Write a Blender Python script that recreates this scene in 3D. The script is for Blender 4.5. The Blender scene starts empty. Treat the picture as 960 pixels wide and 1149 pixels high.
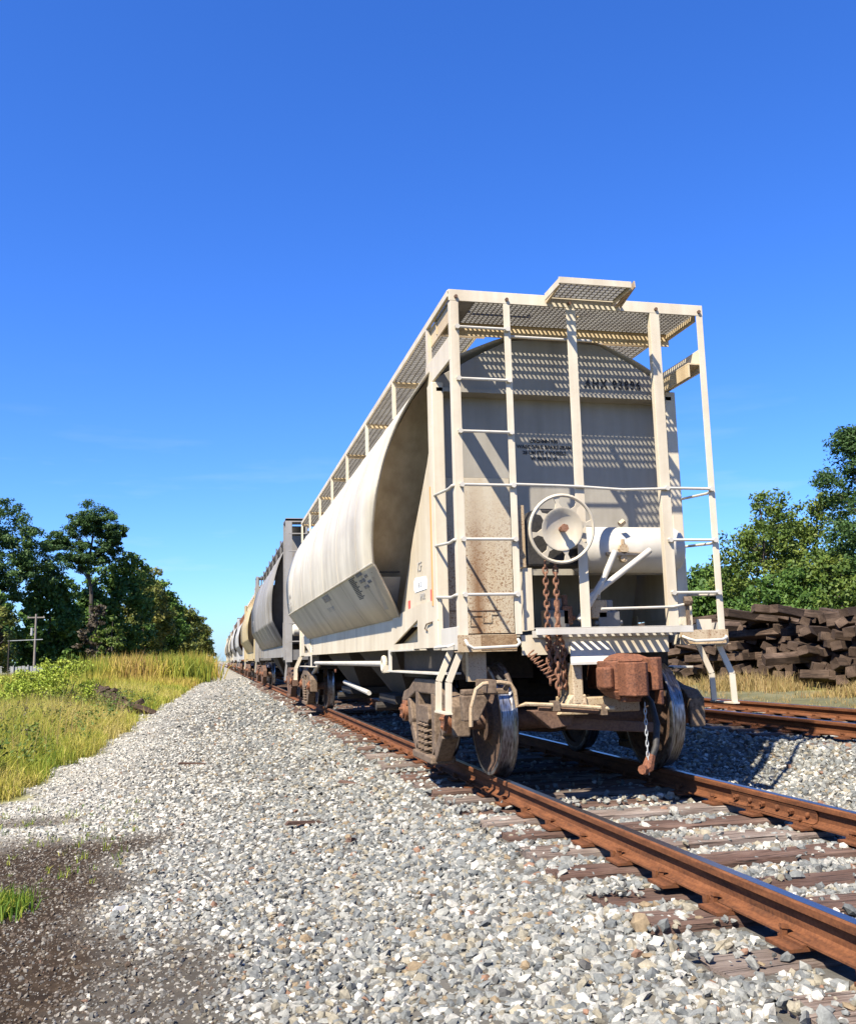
import bpy, bmesh, math, random
import numpy as np
from mathutils import Vector, Matrix, noise as mnoise
random.seed(7)
RS = np.random.RandomState(11)
SC = bpy.context.scene
COL = SC.collection
R = math.radians

# ------------------------------------------------------------------ camera
cam_d = bpy.data.cameras.new('camera'); cam = bpy.data.objects.new('camera', cam_d); COL.objects.link(cam)
yaw, pitch, roll = 0.2274, 0.154, -0.0245
fw = Vector((math.sin(yaw)*math.cos(pitch), math.cos(yaw)*math.cos(pitch), math.sin(pitch)))
rt = Vector((math.cos(yaw), -math.sin(yaw), 0)); up = rt.cross(fw)
r2 = rt*math.cos(roll)+up*math.sin(roll); u2 = up*math.cos(roll)-rt*math.sin(roll)
cam.matrix_world = Matrix(((r2.x, u2.x, -fw.x, -3.0828), (r2.y, u2.y, -fw.y, -7.26), (r2.z, u2.z, -fw.z, 1.0118), (0, 0, 0, 1)))
cam_d.sensor_fit = 'VERTICAL'; cam_d.sensor_height = 24.0; cam_d.lens = 1041.6/1149*24
cam_d.clip_start = 0.05; cam_d.clip_end = 5000
SC.camera = cam

# ------------------------------------------------------------------ light and sky
SUN = Vector((-0.59, -0.56, 1.0)).normalized()
EL = math.asin(SUN.z); AZ = math.atan2(SUN.x, SUN.y)
sl = bpy.data.lights.new('sun', 'SUN'); sl.energy = 5.0; sl.angle = R(0.53); sl.color = (1.0, 0.93, 0.80)
so = bpy.data.objects.new('sun', sl); COL.objects.link(so); so.rotation_euler = SUN.to_track_quat('Z', 'Y').to_euler()
W = bpy.data.worlds.new('World'); SC.world = W; W.use_nodes = True
nt = W.node_tree; nt.nodes.clear()
sky = nt.nodes.new('ShaderNodeTexSky'); sky.sky_type = 'NISHITA'; sky.sun_disc = False
sky.sun_elevation = EL; sky.sun_rotation = AZ % (2*math.pi); sky.altitude = 0; sky.air_density = 1.0; sky.dust_density = 0.5; sky.ozone_density = 2.2
hs = nt.nodes.new('ShaderNodeHueSaturation'); hs.inputs['Saturation'].default_value = 1.22; hs.inputs['Value'].default_value = 1.0
gm = nt.nodes.new('ShaderNodeGamma'); gm.inputs['Gamma'].default_value = 1.0
# thin high cloud wisps low over the horizon
tc = nt.nodes.new('ShaderNodeTexCoord'); mp = nt.nodes.new('ShaderNodeMapping'); mp.inputs['Scale'].default_value = (2.2, 2.2, 15)
nz = nt.nodes.new('ShaderNodeTexNoise'); nz.inputs['Scale'].default_value = 2.3; nz.inputs['Detail'].default_value = 6; nz.inputs['Roughness'].default_value = .55
rp = nt.nodes.new('ShaderNodeValToRGB'); rp.color_ramp.elements[0].position = .56; rp.color_ramp.elements[1].position = .82
sx = nt.nodes.new('ShaderNodeSeparateXYZ'); mr = nt.nodes.new('ShaderNodeMapRange'); mr.inputs[1].default_value = .30; mr.inputs[2].default_value = .08; mr.inputs[3].default_value = 0; mr.inputs[4].default_value = .24
mu = nt.nodes.new('ShaderNodeMath'); mu.operation = 'MULTIPLY'
mx = nt.nodes.new('ShaderNodeMix'); mx.data_type = 'RGBA'; mx.inputs[7].default_value = (7.5, 8.2, 8.8, 1)
bg = nt.nodes.new('ShaderNodeBackground'); bg.inputs['Strength'].default_value = 0.05
ow = nt.nodes.new('ShaderNodeOutputWorld'); L = nt.links.new
L(sky.outputs[0], gm.inputs[0]); L(gm.outputs[0], hs.inputs['Color']); L(tc.outputs['Generated'], mp.inputs[0]); L(mp.outputs[0], nz.inputs['Vector'])
L(nz.outputs['Fac'], rp.inputs[0]); L(tc.outputs['Generated'], sx.inputs[0]); L(sx.outputs['Z'], mr.inputs[0]); L(rp.outputs[0], mu.inputs[0]); L(mr.outputs[0], mu.inputs[1])
L(mu.outputs[0], mx.inputs[0]); tint = nt.nodes.new('ShaderNodeMix'); tint.data_type = 'RGBA'; tint.blend_type = 'MULTIPLY'; tint.inputs[0].default_value = 1; tint.inputs[7].default_value = (.75, 1.12, 1.92, 1); L(hs.outputs[0], tint.inputs[6]); L(tint.outputs[2], mx.inputs[6]); L(mx.outputs[2], bg.inputs[0]); L(bg.outputs[0], ow.inputs[0])
SC.view_settings.view_transform = 'Standard'; SC.view_settings.look = 'None'; SC.view_settings.exposure = 1.45; SC.view_settings.gamma = 1
SC.cycles.max_bounces = 6; SC.cycles.diffuse_bounces = 3; SC.cycles.glossy_bounces = 3

# ------------------------------------------------------------------ materials
class N:
    """tiny node-building helper"""
    def __init__(s, name):
        s.m = bpy.data.materials.new(name); s.m.use_nodes = True; s.t = s.m.node_tree
        s.b = s.t.nodes['Principled BSDF']; s.tc = s.t.nodes.new('ShaderNodeTexCoord')
    def link(s, a, b): s.t.links.new(a, b)
    def mapping(s, scale, coord='Object'):
        m = s.t.nodes.new('ShaderNodeMapping'); m.inputs['Scale'].default_value = scale; s.link(s.tc.outputs[coord], m.inputs[0]); return m.outputs[0]
    def noise(s, scale, detail=4, rough=.55, vec=None, stretch=None):
        n = s.t.nodes.new('ShaderNodeTexNoise'); n.inputs['Scale'].default_value = scale; n.inputs['Detail'].default_value = detail; n.inputs['Roughness'].default_value = rough
        s.link(vec if vec is not None else (s.mapping(stretch) if stretch else s.tc.outputs['Object']), n.inputs['Vector']); return n.outputs['Fac']
    def ramp(s, fac, stops, const=False):
        r = s.t.nodes.new('ShaderNodeValToRGB'); cr = r.color_ramp
        if const: cr.interpolation = 'CONSTANT'
        while len(cr.elements) < len(stops): cr.elements.new(.5)
        for e, (p, c) in zip(cr.elements, stops): e.position = p; e.color = (c, c, c, 1) if not isinstance(c, tuple) else (*c, 1)
        s.link(fac, r.inputs[0]); return r.outputs[0]
    def mix(s, fac, a, b, mode='MIX'):
        n = s.t.nodes.new('ShaderNodeMix'); n.data_type = 'RGBA'; n.blend_type = mode
        for sock, val in ((n.inputs[0], fac), (n.inputs[6], a), (n.inputs[7], b)):
            if isinstance(val, (int, float)): sock.default_value = val
            elif isinstance(val, tuple): sock.default_value = (*val, 1)
            else: s.link(val, sock)
        return n.outputs[2]
    def math(s, op, a, b=0.0):
        n = s.t.nodes.new('ShaderNodeMath'); n.operation = op
        for sock, val in zip(n.inputs, (a, b)):
            if isinstance(val, (int, float)): sock.default_value = val
            else: s.link(val, sock)
        return n.outputs[0]
    def attr(s, name):
        a = s.t.nodes.new('ShaderNodeAttribute'); a.attribute_name = name; return a
    def sep(s, v, i):
        a = s.t.nodes.new('ShaderNodeSeparateXYZ'); s.link(v, a.inputs[0]); return a.outputs[i]
    def objrand(s):
        return s.t.nodes.new('ShaderNodeObjectInfo').outputs['Random']
    def done(s, col, rough=.7, metal=0, bump=None, bstr=.3, bdist=.01, spec=.4):
        if isinstance(col, tuple): s.b.inputs['Base Color'].default_value = (*col, 1)
        else: s.link(col, s.b.inputs['Base Color'])
        if isinstance(rough, (int, float)): s.b.inputs['Roughness'].default_value = rough
        else: s.link(rough, s.b.inputs['Roughness'])
        s.b.inputs['Metallic'].default_value = metal; s.b.inputs['Specular IOR Level'].default_value = spec
        if bump is not None:
            bn = s.t.nodes.new('ShaderNodeBump'); bn.inputs['Strength'].default_value = bstr; bn.inputs['Distance'].default_value = bdist
            s.link(bump, bn.inputs['Height']); s.link(bn.outputs[0], s.b.inputs['Normal'])
        return s.m

def paint(name, base, grime, rust=(.20, .075, .025), grime_amt=.5, rust_lo=.66, spots=.70, streak=(5, 5, .35), rough=.5):
    base, grime, rust = (tuple(v*.86 for v in q) for q in (base, grime, rust)); n = N(name)
    c = n.mix(n.math('MULTIPLY', n.ramp(n.noise(1.0, 6, .62, stretch=streak), [(.38, 0.0), (.72, 1.0)]), grime_amt), base, grime)
    c = n.mix(n.math('MULTIPLY', n.ramp(n.noise(1.7, 5, .6), [(.45, 0.0), (.7, 1.0)]), grime_amt*.6), c, grime)
    c = n.mix(n.math('MULTIPLY', n.ramp(n.noise(2.0, 6, .7, stretch=(4, 4, .6)), [(rust_lo, 0.0), (rust_lo+.1, 1.0)]), .75), c, rust)
    sp = n.ramp(n.noise(80, 3, .6), [(spots, 0.0), (spots+.05, 1.0)])
    c = n.mix(n.math('MULTIPLY', sp, .8), c, rust)
    return n.done(c, rough, bump=n.noise(9, 4, .6), bstr=.10, bdist=.02)

def rusty(name, cols, scale=6, rough=.8, bstr=.35, metal=0):
    n = N(name)
    k = len(cols)
    c = n.ramp(n.noise(scale, 7, .68), [(.30+.42*i/(k-1), tuple(v*.54 for v in cols[i])) for i in range(k)])
    c = n.mix(.35, c, n.ramp(n.noise(scale*9, 3, .6), [(.35, cols[0]), (.65, cols[-1])]))
    return n.done(c, rough, metal, bump=n.noise(scale*8, 4, .7), bstr=bstr, bdist=.008)

M = {}
M['cream'] = paint('cream_paint', (.60, .53, .405), (.37, .285, .185), grime_amt=.55, rust_lo=.72, spots=.735)
M['shell'] = paint('weathered_shell_paint', (.60, .54, .43), (.24, .20, .15), grime_amt=.58, rust_lo=.74, spots=.76, streak=(.5, 2.2, .22))
M['wall'] = paint('shaded_end_wall_paint', (.335, .305, .25), (.195, .168, .128), grime_amt=.6, rust_lo=.70, spots=.71)  # same cream paint, darkened: the shade of the car end is in the colour
M['rustwall'] = paint('rust_streaked_paint', (.44, .35, .23), (.29, .19, .095), rust=(.17, .08, .03), grime_amt=.9, rust_lo=.60, spots=.57)
def stained_panel():
    n = N('stained_panel'); base = n.mix(n.ramp(n.noise(1.4, 5, .6, stretch=(5, 5, .5)), [(.35, 0.0), (.7, .6)]), (.385, .34, .26), (.30, .22, .13))
    u = n.math('ABSOLUTE', n.math('ADD', n.sep(n.tc.outputs['Object'], 0), .775)); low = n.math('SUBTRACT', 3.0, n.sep(n.tc.outputs['Object'], 2))
    fade = n.ramp(n.math('ADD', n.math('MULTIPLY', low, .5), n.math('MULTIPLY', n.noise(3.5, 4), .25)), [(.33, 0.0), (.72, 1.0)])
    band = n.ramp(n.math('ADD', n.math('MULTIPLY', u, 3.2), n.math('MULTIPLY', n.noise(3, 5, .6, stretch=(4, 4, .5)), .35)), [(.12, 1.0), (.50, 0.0)])
    c = n.mix(n.math('MULTIPLY', n.math('MULTIPLY', band, fade), .95), base, (.12, .055, .02))
    c = n.mix(n.math('MULTIPLY', n.ramp(n.noise(70, 3, .6), [(.54, 0.0), (.60, 1.0)]), n.math('MULTIPLY', fade, .8)), c, (.13, .06, .022))
    c = n.mix(n.math('MULTIPLY', n.ramp(n.noise(170, 2, .5), [(.52, 0.0), (.60, 1.0)]), n.math('MULTIPLY', fade, .6)), c, (.20, .10, .04))
    return n.done(c, .7, bump=n.noise(60, 4, .6), bstr=.25, bdist=.006)
M['stained'] = stained_panel()
M['white'] = paint('white_paint', (.52, .485, .42), (.31, .26, .19), grime_amt=.4, rust_lo=.72, spots=.72)
M['slope'] = paint('slope_sheet_paint', (.62, .49, .305), (.38, .275, .155), grime_amt=.9, rust_lo=.66, spots=.72)
M['grate'] = paint('grating_steel', (.21, .20, .18), (.11, .095, .08), grime_amt=.6, rust_lo=.66, spots=.72)
M['greypaint'] = paint('grey_paint', (.30, .285, .265), (.15, .125, .10), grime_amt=.7, rust_lo=.66, spots=.72, streak=(.5, 2.0, .25))
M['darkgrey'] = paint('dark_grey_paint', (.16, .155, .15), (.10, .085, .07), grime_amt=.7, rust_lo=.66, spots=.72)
M['yellowed'] = paint('yellowed_paint', (.50, .415, .25), (.30, .215, .10), grime_amt=.8, rust_lo=.64, spots=.72, streak=(.5, 2.0, .25))
M['palecar'] = paint('pale_blue_grey_paint', (.46, .46, .45), (.26, .23, .20), grime_amt=.6, rust_lo=.68, spots=.74, streak=(.5, 2.0, .25))
M['orange'] = paint('orange_stripe_paint', (.62, .33, .10), (.48, .27, .10), grime_amt=.5, rust_lo=.66)
M['tan'] = rusty('dusty_cast_steel', [(.055, .034, .020), (.15, .098, .058), (.27, .19, .125)], 4)
M['bogierust'] = rusty('bogie_rust', [(.07, .04, .028), (.13, .065, .038), (.22, .13, .08)], 5)
M['wheelface'] = rusty('greasy_shaded_wheel_face', [(.022, .014, .010), (.07, .04, .025), (.16, .085, .045)], 5)  # greasy, and darkened further so the colour carries shadow on the wheel faces
M['orangerust'] = rusty('orange_rust', [(.12, .042, .018), (.25, .088, .034), (.32, .14, .065)], 7)
M['coupler'] = rusty('coupler_rust', [(.06, .022, .011), (.17, .058, .024), (.31, .115, .05)], 6, bstr=.7)
M['rail'] = rusty('rail_rust', [(.05, .021, .010), (.135, .048, .018), (.225, .086, .033)], 4, bstr=.3)
def rail_mat():
    n = N('rail_rust'); g = n.noise(3, 6, .65, stretch=(9, 1.3, 9))
    c = n.ramp(g, [(.32, (.042, .017, .009)), (.5, (.105, .037, .015)), (.68, (.17, .064, .026))])
    c = n.mix(.3, c, n.ramp(n.noise(60, 3, .6), [(.35, (.05, .02, .009)), (.65, (.19, .075, .026))]))
    return n.done(c, .85, bump=n.noise(90, 3, .6), bstr=.18, bdist=.004, spec=.2)
M['rail'] = rail_mat()
M['railtop'] = N('polished_rail').done((.30, .29, .31), .33, 1.0)
M['tread'] = (lambda n: n.done(n.ramp(n.noise(12, 4, .6, stretch=(8, 1, 1)), [(.32, (.06, .045, .035)), (.62, (.30, .30, .31))]), n.ramp(n.noise(9, 4), [(.3, .30), (.7, .55)]), 1.0))(N('wheel_tread_steel'))
M['black'] = rusty('greasy_black', [(.012, .011, .010), (.03, .026, .022), (.05, .042, .035)], 6, rough=.65)
M['under'] = rusty('shaded_underframe', [(.014, .011, .008), (.03, .024, .018), (.065, .05, .037)], 3)  # darkened so the colour carries the black shade beneath the cars
M['rustplate'] = rusty('rusted_plate', [(.06, .026, .010), (.22, .105, .035), (.50, .36, .20)], 22)
M['chain'] = rusty('chain_rust', [(.10, .04, .02), (.24, .10, .05), (.36, .19, .11)], 14)
M['ink'] = N('stencil_ink').done((.018, .018, .02), .7)
M['inkfade'] = N('faded_stencil').done((.30, .28, .25), .7)
M['inkgrey'] = N('weathered_stencil').done((.20, .20, .20), .7)
M['decalwhite'] = N('white_decal').done((.78, .80, .82), .6)
M['red'] = N('red_decal').done((.55, .09, .07), .6)
M['blueinfo'] = N('barcode_label').done((.075, .08, .09), .7)
def stone_mat():
    n = N('crushed_stone'); a = n.attr('rnd').outputs['Fac']
    c = n.ramp(a, [(0, (.20, .215, .225)), (.09, (.29, .30, .295)), (.20, (.38, .385, .37)), (.33, (.25, .265, .27)), (.43, (.43, .43, .41)), (.52, (.36, .33, .265)), (.58, (.56, .55, .52)), (.66, (.41, .37, .29)), (.72, (.29, .305, .31)), (.84, (.78, .76, .71)), (.925, (.34, .26, .17)), (.955, (.13, .13, .13)), (.985, (.34, .20, .14))], const=True)
    c = n.mix(.85, c, n.ramp(n.noise(26, 6, .72), [(.27, (.085, .08, .068)), (.72, (.66, .63, .55))]), 'MULTIPLY')
    c = n.mix(n.math('MULTIPLY', n.attr('dirt').outputs['Fac'], .8), c, (.058, .040, .026))
    return n.done(c, .85, bump=n.noise(55, 4, .7), bstr=.45, bdist=.006, spec=.25)
M['stone'] = stone_mat()
def tie_mat(name, dark, mid, pale, lo=.38):
    n = N(name)
    g = n.noise(5, 8, .75, stretch=(.8, 17, 17))
    c = n.ramp(g, [(.30, dark), (.50, mid), (.72, pale)])
    c = n.mix(n.ramp(n.noise(2.2, 3), [(lo, .0), (.75, .8)]), c, pale)
    c = n.mix(n.math('MULTIPLY', n.objrand(), .45), c, dark)
    crack = n.ramp(n.noise(7, 3, .6, stretch=(.35, 14, 10)), [(.34, 0.0), (.42, 1.0)])
    c = n.mix(crack, (.02, .015, .012), c)
    return n.done(c, .9, bump=n.mix(.5, g, crack), bstr=.8, bdist=.015, spec=.2)
M['tie'] = tie_mat('weathered_tie', (.028, .015, .010), (.085, .046, .032), (.20, .135, .105))
M['tiepale'] = tie_mat('bleached_tie', (.045, .030, .023), (.125, .088, .068), (.30, .25, .21), .38)
M['tieold'] = tie_mat('creosoted_old_tie', (.017, .011, .007), (.045, .028, .018), (.15, .102, .072), .46)
def leaf_mat(name, cols, trans=.25):
    n = N(name); a = n.attr('rnd').outputs['Fac']
    k = len(cols); c = n.ramp(a, [(i/max(1, k-1), tuple(v*.75 for v in cols[i])) for i in range(k)])
    m = n.done(c, .6, spec=.25)
    tr = n.t.nodes.new('ShaderNodeBsdfTranslucent'); ms = n.t.nodes.new('ShaderNodeMixShader'); ms.inputs[0].default_value = trans
    n.link(c, tr.inputs['Color']); n.link(n.b.outputs[0], ms.inputs[1]); n.link(tr.outputs[0], ms.inputs[2])
    n.link(ms.outputs[0], n.t.nodes['Material Output'].inputs[0]); return m
M['pine'] = leaf_mat('pine_needles', [(.022, .052, .015), (.052, .108, .026), (.105, .18, .045)])
M['leaf'] = leaf_mat('broad_leaves', [(.03, .07, .014), (.08, .155, .026), (.16, .245, .042)])
M['leafy'] = leaf_mat('yellowing_leaves', [(.04, .08, .015), (.105, .16, .024), (.21, .24, .042)])
M['leafolive'] = leaf_mat('olive_autumn_leaves', [(.045, .08, .016), (.145, .17, .03), (.28, .225, .06)])
M['leafbrown'] = leaf_mat('bare_brown_twigs', [(.05, .038, .025), (.09, .07, .045), (.14, .115, .075)])
M['bush'] = leaf_mat('bright_bush_leaves', [(.16, .24, .02), (.30, .38, .04), (.46, .46, .08)])
M['grass'] = leaf_mat('meadow_grass', [(.09, .18, .018), (.24, .31, .030), (.43, .41, .06), (.58, .48, .12), (.65, .53, .22)], .35)
M['goldgrass'] = leaf_mat('goldenrod_grass', [(.20, .25, .03), (.38, .36, .045), (.50, .40, .07), (.42, .27, .08)], .35)
M['drygrass'] = leaf_mat('dry_straw_grass', [(.26, .20, .06), (.40, .30, .11), (.46, .34, .15), (.36, .21, .08)], .3)
M['bark'] = rusty('bark', [(.03, .023, .018), (.07, .055, .043), (.13, .105, .085)], 3)
M['pole'] = rusty('pole_wood', [(.16, .13, .11), (.25, .21, .18), (.33, .29, .25)], 2)
M['chainlink'] = rusty('galvanised_grey', [(.24, .25, .25), (.36, .37, .36), (.48, .48, .47)], 2)
def ground_mat():
    n = N('ground'); z = n.attr('zone').outputs['Vector']
    v = n.t.nodes.new('ShaderNodeTexVoronoi'); v.inputs['Scale'].default_value = 24; n.link(n.tc.outputs['Object'], v.inputs['Vector'])
    vs = n.sep(v.outputs['Color'], 0)
    g = n.ramp(vs, [(0, (.16, .16, .15)), (.3, (.27, .265, .245)), (.6, (.38, .365, .33)), (.8, (.30, .27, .21)), (1, (.55, .53, .48))])
    g = n.mix(.6, g, n.ramp(n.noise(1.3, 5), [(.3, (.3, .28, .24)), (.7, (.6, .57, .5))]), 'MULTIPLY')
    d = n.ramp(n.noise(7, 8, .7), [(.3, (.012, .008, .005)), (.55, (.030, .020, .012)), (.75, (.07, .05, .031))])
    s = n.ramp(n.noise(.8, 8, .7), [(.3, (.07, .08, .02)), (.5, (.15, .15, .04)), (.7, (.27, .23, .09))])
    g = n.mix(n.math('MULTIPLY', n.sep(z, 2), .8), g, (.055, .05, .042)); c = n.mix(n.sep(z, 0), g, d); c = n.mix(n.sep(z, 1), c, s)  # near gravel: dark fines, with shade of the gaps between stones in the colour
    return n.done(c, .95, bump=n.mix(.5, vs, n.noise(30, 6, .7)), bstr=.8, bdist=.02, spec=.1)
M['ground'] = ground_mat()

# ------------------------------------------------------------------ mesh helpers
class MB:
    def __init__(s): s.v = []; s.f = []
    def add(s, vs, fs):
        o = len(s.v); s.v += [tuple(p) for p in vs]; s.f += [tuple(i+o for i in f) for f in fs]; return s
    def box(s, x0, x1, y0, y1, z0, z1):
        return s.add([(x0, y0, z0), (x1, y0, z0), (x1, y1, z0), (x0, y1, z0), (x0, y0, z1), (x1, y0, z1), (x1, y1, z1), (x0, y1, z1)],
                     [(0, 3, 2, 1), (4, 5, 6, 7), (0, 1, 5, 4), (1, 2, 6, 5), (2, 3, 7, 6), (3, 0, 4, 7)])
    def bar(s, p, q, w, h, up=(0, 0, 1)):
        p, q = Vector(p), Vector(q); d = (q-p).normalized(); u = Vector(up)
        a = d.cross(u)
        if a.length < 1e-4: a = d.cross(Vector((0, 1, 0)))
        a.normalize(); b = a.cross(d)
        c = [p+a*(w/2*i)+b*(h/2*j) for i, j in ((-1, -1), (1, -1), (1, 1), (-1, 1))]; e = [k+(q-p) for k in c]
        return s.add(c+e, [(0, 1, 2, 3), (7, 6, 5, 4), (0, 4, 5, 1), (1, 5, 6, 2), (2, 6, 7, 3), (3, 7, 4, 0)])
    def strip(s, pts, w, t, side):
        for a, b in zip(pts, pts[1:]): s.bar(a, b, w, t, side)
        return s
    def tube(s, pts, r, n=8):
        pts = [Vector(p) for p in pts]; o = len(s.v); m = len(pts); ref = None
        for i, p in enumerate(pts):
            d = (pts[min(i+1, m-1)]-pts[max(i-1, 0)]).normalized()
            if ref is None: ref = d.orthogonal().normalized()
            a = (ref-d*ref.dot(d)); a = a.normalized() if a.length > 1e-5 else d.orthogonal().normalized(); ref = a; b = d.cross(a)
            rr = r[i] if isinstance(r, (list, tuple)) else r
            s.v += [tuple(p+(a*math.cos(2*math.pi*k/n)+b*math.sin(2*math.pi*k/n))*rr) for k in range(n)]
        for i in range(m-1):
            for k in range(n): s.f.append((o+i*n+k, o+i*n+(k+1) % n, o+(i+1)*n+(k+1) % n, o+(i+1)*n+k))
        s.f.append(tuple(o+k for k in range(n))[::-1]); s.f.append(tuple(o+(m-1)*n+k for k in range(n))); return s
    def cyl(s, p, q, r, n=14): return s.tube([p, q], r, n)
    def prism(s, poly, ax, a, b):
        def P(u, v, w): return {'x': (w, u, v), 'y': (u, w, v), 'z': (u, v, w)}[ax]
        n = len(poly)
        return s.add([P(u, v, a) for u, v in poly]+[P(u, v, b) for u, v in poly],
                     [tuple(range(n)), tuple(range(2*n-1, n-1, -1))]+[(i, i+n, (i+1) % n+n, (i+1) % n) for i in range(n)])
    def hull(s, lo, hi):      # frustum between two 4-point loops
        return s.add(list(lo)+list(hi), [(0, 3, 2, 1), (4, 5, 6, 7), (0, 1, 5, 4), (1, 2, 6, 5), (2, 3, 7, 6), (3, 0, 4, 7)])
    def lathe(s, prof, c, n=32, ax='x'):
        o = len(s.v); m = len(prof); c = Vector(c)
        for r, t in prof:
            for k in range(n):
                a = 2*math.pi*k/n; u, v = r*math.cos(a), r*math.sin(a)
                s.v.append(tuple(c+Vector({'x': (t, u, v), 'y': (u, t, v), 'z': (u, v, t)}[ax])))
        for i in range(m-1):
            for k in range(n): s.f.append((o+i*n+k, o+i*n+(k+1) % n, o+(i+1)*n+(k+1) % n, o+(i+1)*n+k))
        return s
    def torus(s, c, Rr, r, n=32, m=8, ax='y'):
        return s.lathe([(Rr+r*math.cos(2*math.pi*j/m), r*math.sin(2*math.pi*j/m)) for j in range(m+1)], c, n, ax)
    def mesh(s, name, recalc=True):
        me = bpy.data.meshes.new(name); me.from_pydata(s.v, [], s.f)
        if recalc:
            bm = bmesh.new(); bm.from_mesh(me); bmesh.ops.recalc_face_normals(bm, faces=bm.faces); bm.to_mesh(me); bm.free()
        return me
    def build(s, name, mat, parent=None, smooth=False, bevel=0, recalc=True, solid=0):
        me = s.mesh(name, recalc); me.materials.append(M[mat] if isinstance(mat, str) else mat)
        o = bpy.data.objects.new(name, me); COL.objects.link(o); o.parent = parent
        if smooth:
            me.polygons.foreach_set('use_smooth', [True]*len(me.polygons)); me.set_sharp_from_angle(angle=R(38))
        if solid:
            sm = o.modifiers.new('solid', 'SOLIDIFY'); sm.thickness = solid; sm.offset = -1
        if bevel:
            b = o.modifiers.new('bevel', 'BEVEL'); b.width = bevel; b.segments = 2; b.limit_method = 'ANGLE'; b.angle_limit = R(40)
        return o
def empty(name, loc=(0, 0, 0), rz=0):
    o = bpy.data.objects.new(name, None); COL.objects.link(o); o.location = loc; o.rotation_euler = (0, 0, rz); o.empty_display_size = .3; return o
def tag(o, label=None, cat=None, group=None, kind=None):
    for k, v in (('label', label), ('category', cat), ('group', group), ('kind', kind)):
        if v: o[k] = v
    return o
CH = {}
def kids(o): return CH.get(o.name) or [c for c in bpy.data.objects if c.parent == o]
def copy_tree(src, parent=None, cache={}):
    if src.name not in cache: cache[src.name] = [c for c in bpy.data.objects if c.parent == src]
    c = src.copy(); COL.objects.link(c); c.parent = parent
    for k in cache[src.name]: copy_tree(k, c)
    return c
def raw_mesh(name, V, F, mat, attrs=None, smooth=False):
    """big numpy mesh; F is an (n,3) or (n,4) int array; attrs: name -> per-vertex floats"""
    me = bpy.data.meshes.new(name); k = F.shape[1]
    me.vertices.add(len(V)); me.vertices.foreach_set('co', np.ascontiguousarray(V, dtype=np.float32).ravel())
    me.loops.add(F.size); me.loops.foreach_set('vertex_index', np.ascontiguousarray(F, dtype=np.int32).ravel())
    me.polygons.add(len(F)); me.polygons.foreach_set('loop_start', np.arange(0, F.size, k, dtype=np.int32))
    me.update(calc_edges=True)
    for a, d in (attrs or {}).items():
        if np.ndim(d) == 1:
            at = me.attributes.new(a, 'FLOAT', 'POINT'); at.data.foreach_set('value', np.asarray(d, np.float32))
        else:
            at = me.attributes.new(a, 'FLOAT_VECTOR', 'POINT'); at.data.foreach_set('vector', np.asarray(d, np.float32).ravel())
    me.materials.append(M[mat])
    me.polygons.foreach_set('use_smooth', np.full(len(F), bool(smooth)))
    o = bpy.data.objects.new(name, me); COL.objects.link(o); return o
def text(name, body, size, mat, parent, Mx, align='CENTER', depth=.0015, space=1.0, offset=0):
    cu = bpy.data.curves.new(name, 'FONT'); cu.body = body; cu.size = size; cu.align_x = align; cu.extrude = depth; cu.resolution_u = 3; cu.space_character = space; cu.offset = offset
    t = bpy.data.objects.new('tmp_text', cu); COL.objects.link(t)
    dg = bpy.context.evaluated_depsgraph_get(); dg.update()
    me = bpy.data.meshes.new_from_object(t.evaluated_get(dg)); me.name = name
    bpy.data.objects.remove(t); me.transform(Mx); me.materials.clear(); me.materials.append(M[mat])
    o = bpy.data.objects.new(name, me); COL.objects.link(o); o.parent = parent; return o
def on_end(x, y, z): return Matrix(((1, 0, 0, x), (0, 0, -1, y), (0, 1, 0, z), (0, 0, 0, 1)))          # faces -y
def on_side(x, y, z): return Matrix(((0, 0, -1, x), (-1, 0, 0, y), (0, 1, 0, z), (0, 0, 0, 1)))         # faces -x

# ------------------------------------------------------------------ ground
PX = np.array([-3000, -30, -9, -6, -4.5, -3.2, -2.2, -1.5, -1.24, 1.24, 1.6, 2.0, 2.5, 2.95, 5.6, 6.3, 7.5, 9, 3000.])
PZ = np.array([-.7, -.65, -.55, -.46, -.42, -.40, -.335, -.25, -.211, -.211, -.25, -.31, -.19, -.01, -.01, -.12, -.02, .1, .1])
def gz(x, y):
    x = np.asarray(x, float); y = np.asarray(y, float)
    z = np.interp(x, PX, PZ)
    return z+.018*np.sin(x*1.7+y*.9)*np.sin(y*1.3-x*.4)*(np.abs(x) > 1.3)*(np.abs(x-4.27) > 1.4)
def wob(x, y): return .22*np.sin(x*2.1+y*1.3)+.16*np.sin(y*3.7-x*1.1)+.10*np.sin(x*7.3+y*5.1)
def sstep(a, b, t): t = np.clip((t-a)/(b-a), 0, 1); return t*t*(3-2*t)
EDGE_Y = np.array([-30, 1.5, 4, 8, 12, 19, 30, 46, 70, 3000.]); EDGE_X = np.array([-7.5, -5.9, -5.25, -5.05, -4.95, -4.9, -4.6, -4.2, -3.7, -3.2])
def grass_zone(x, y): return sstep(-.1, .35, np.interp(y, EDGE_Y, EDGE_X)+wob(x, y)*.9-x)
def dirt_zone(x, y):
    w = wob(x, y)*.55
    a = sstep(-.25, .25, (-3.62+.10*(y+.5)+w)-x)*sstep(1.5, .7, y+w)
    b = .55*sstep(-.2, .3, (-3.0+w-.1*(y+3))-x)*sstep(-1.6, -2.4, y+w)
    c = .7*sstep(.5, .15, np.abs(y-2.3-.12*(x+5)+w*.7))*sstep(-4.0, -4.6, x+w*.5)
    r = .8*sstep(6.1, 6.9, x+w)*sstep(.8, .3, np.abs(x-7.4))*.4
    return np.clip(a+b+c+r, 0, 1)
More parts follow.
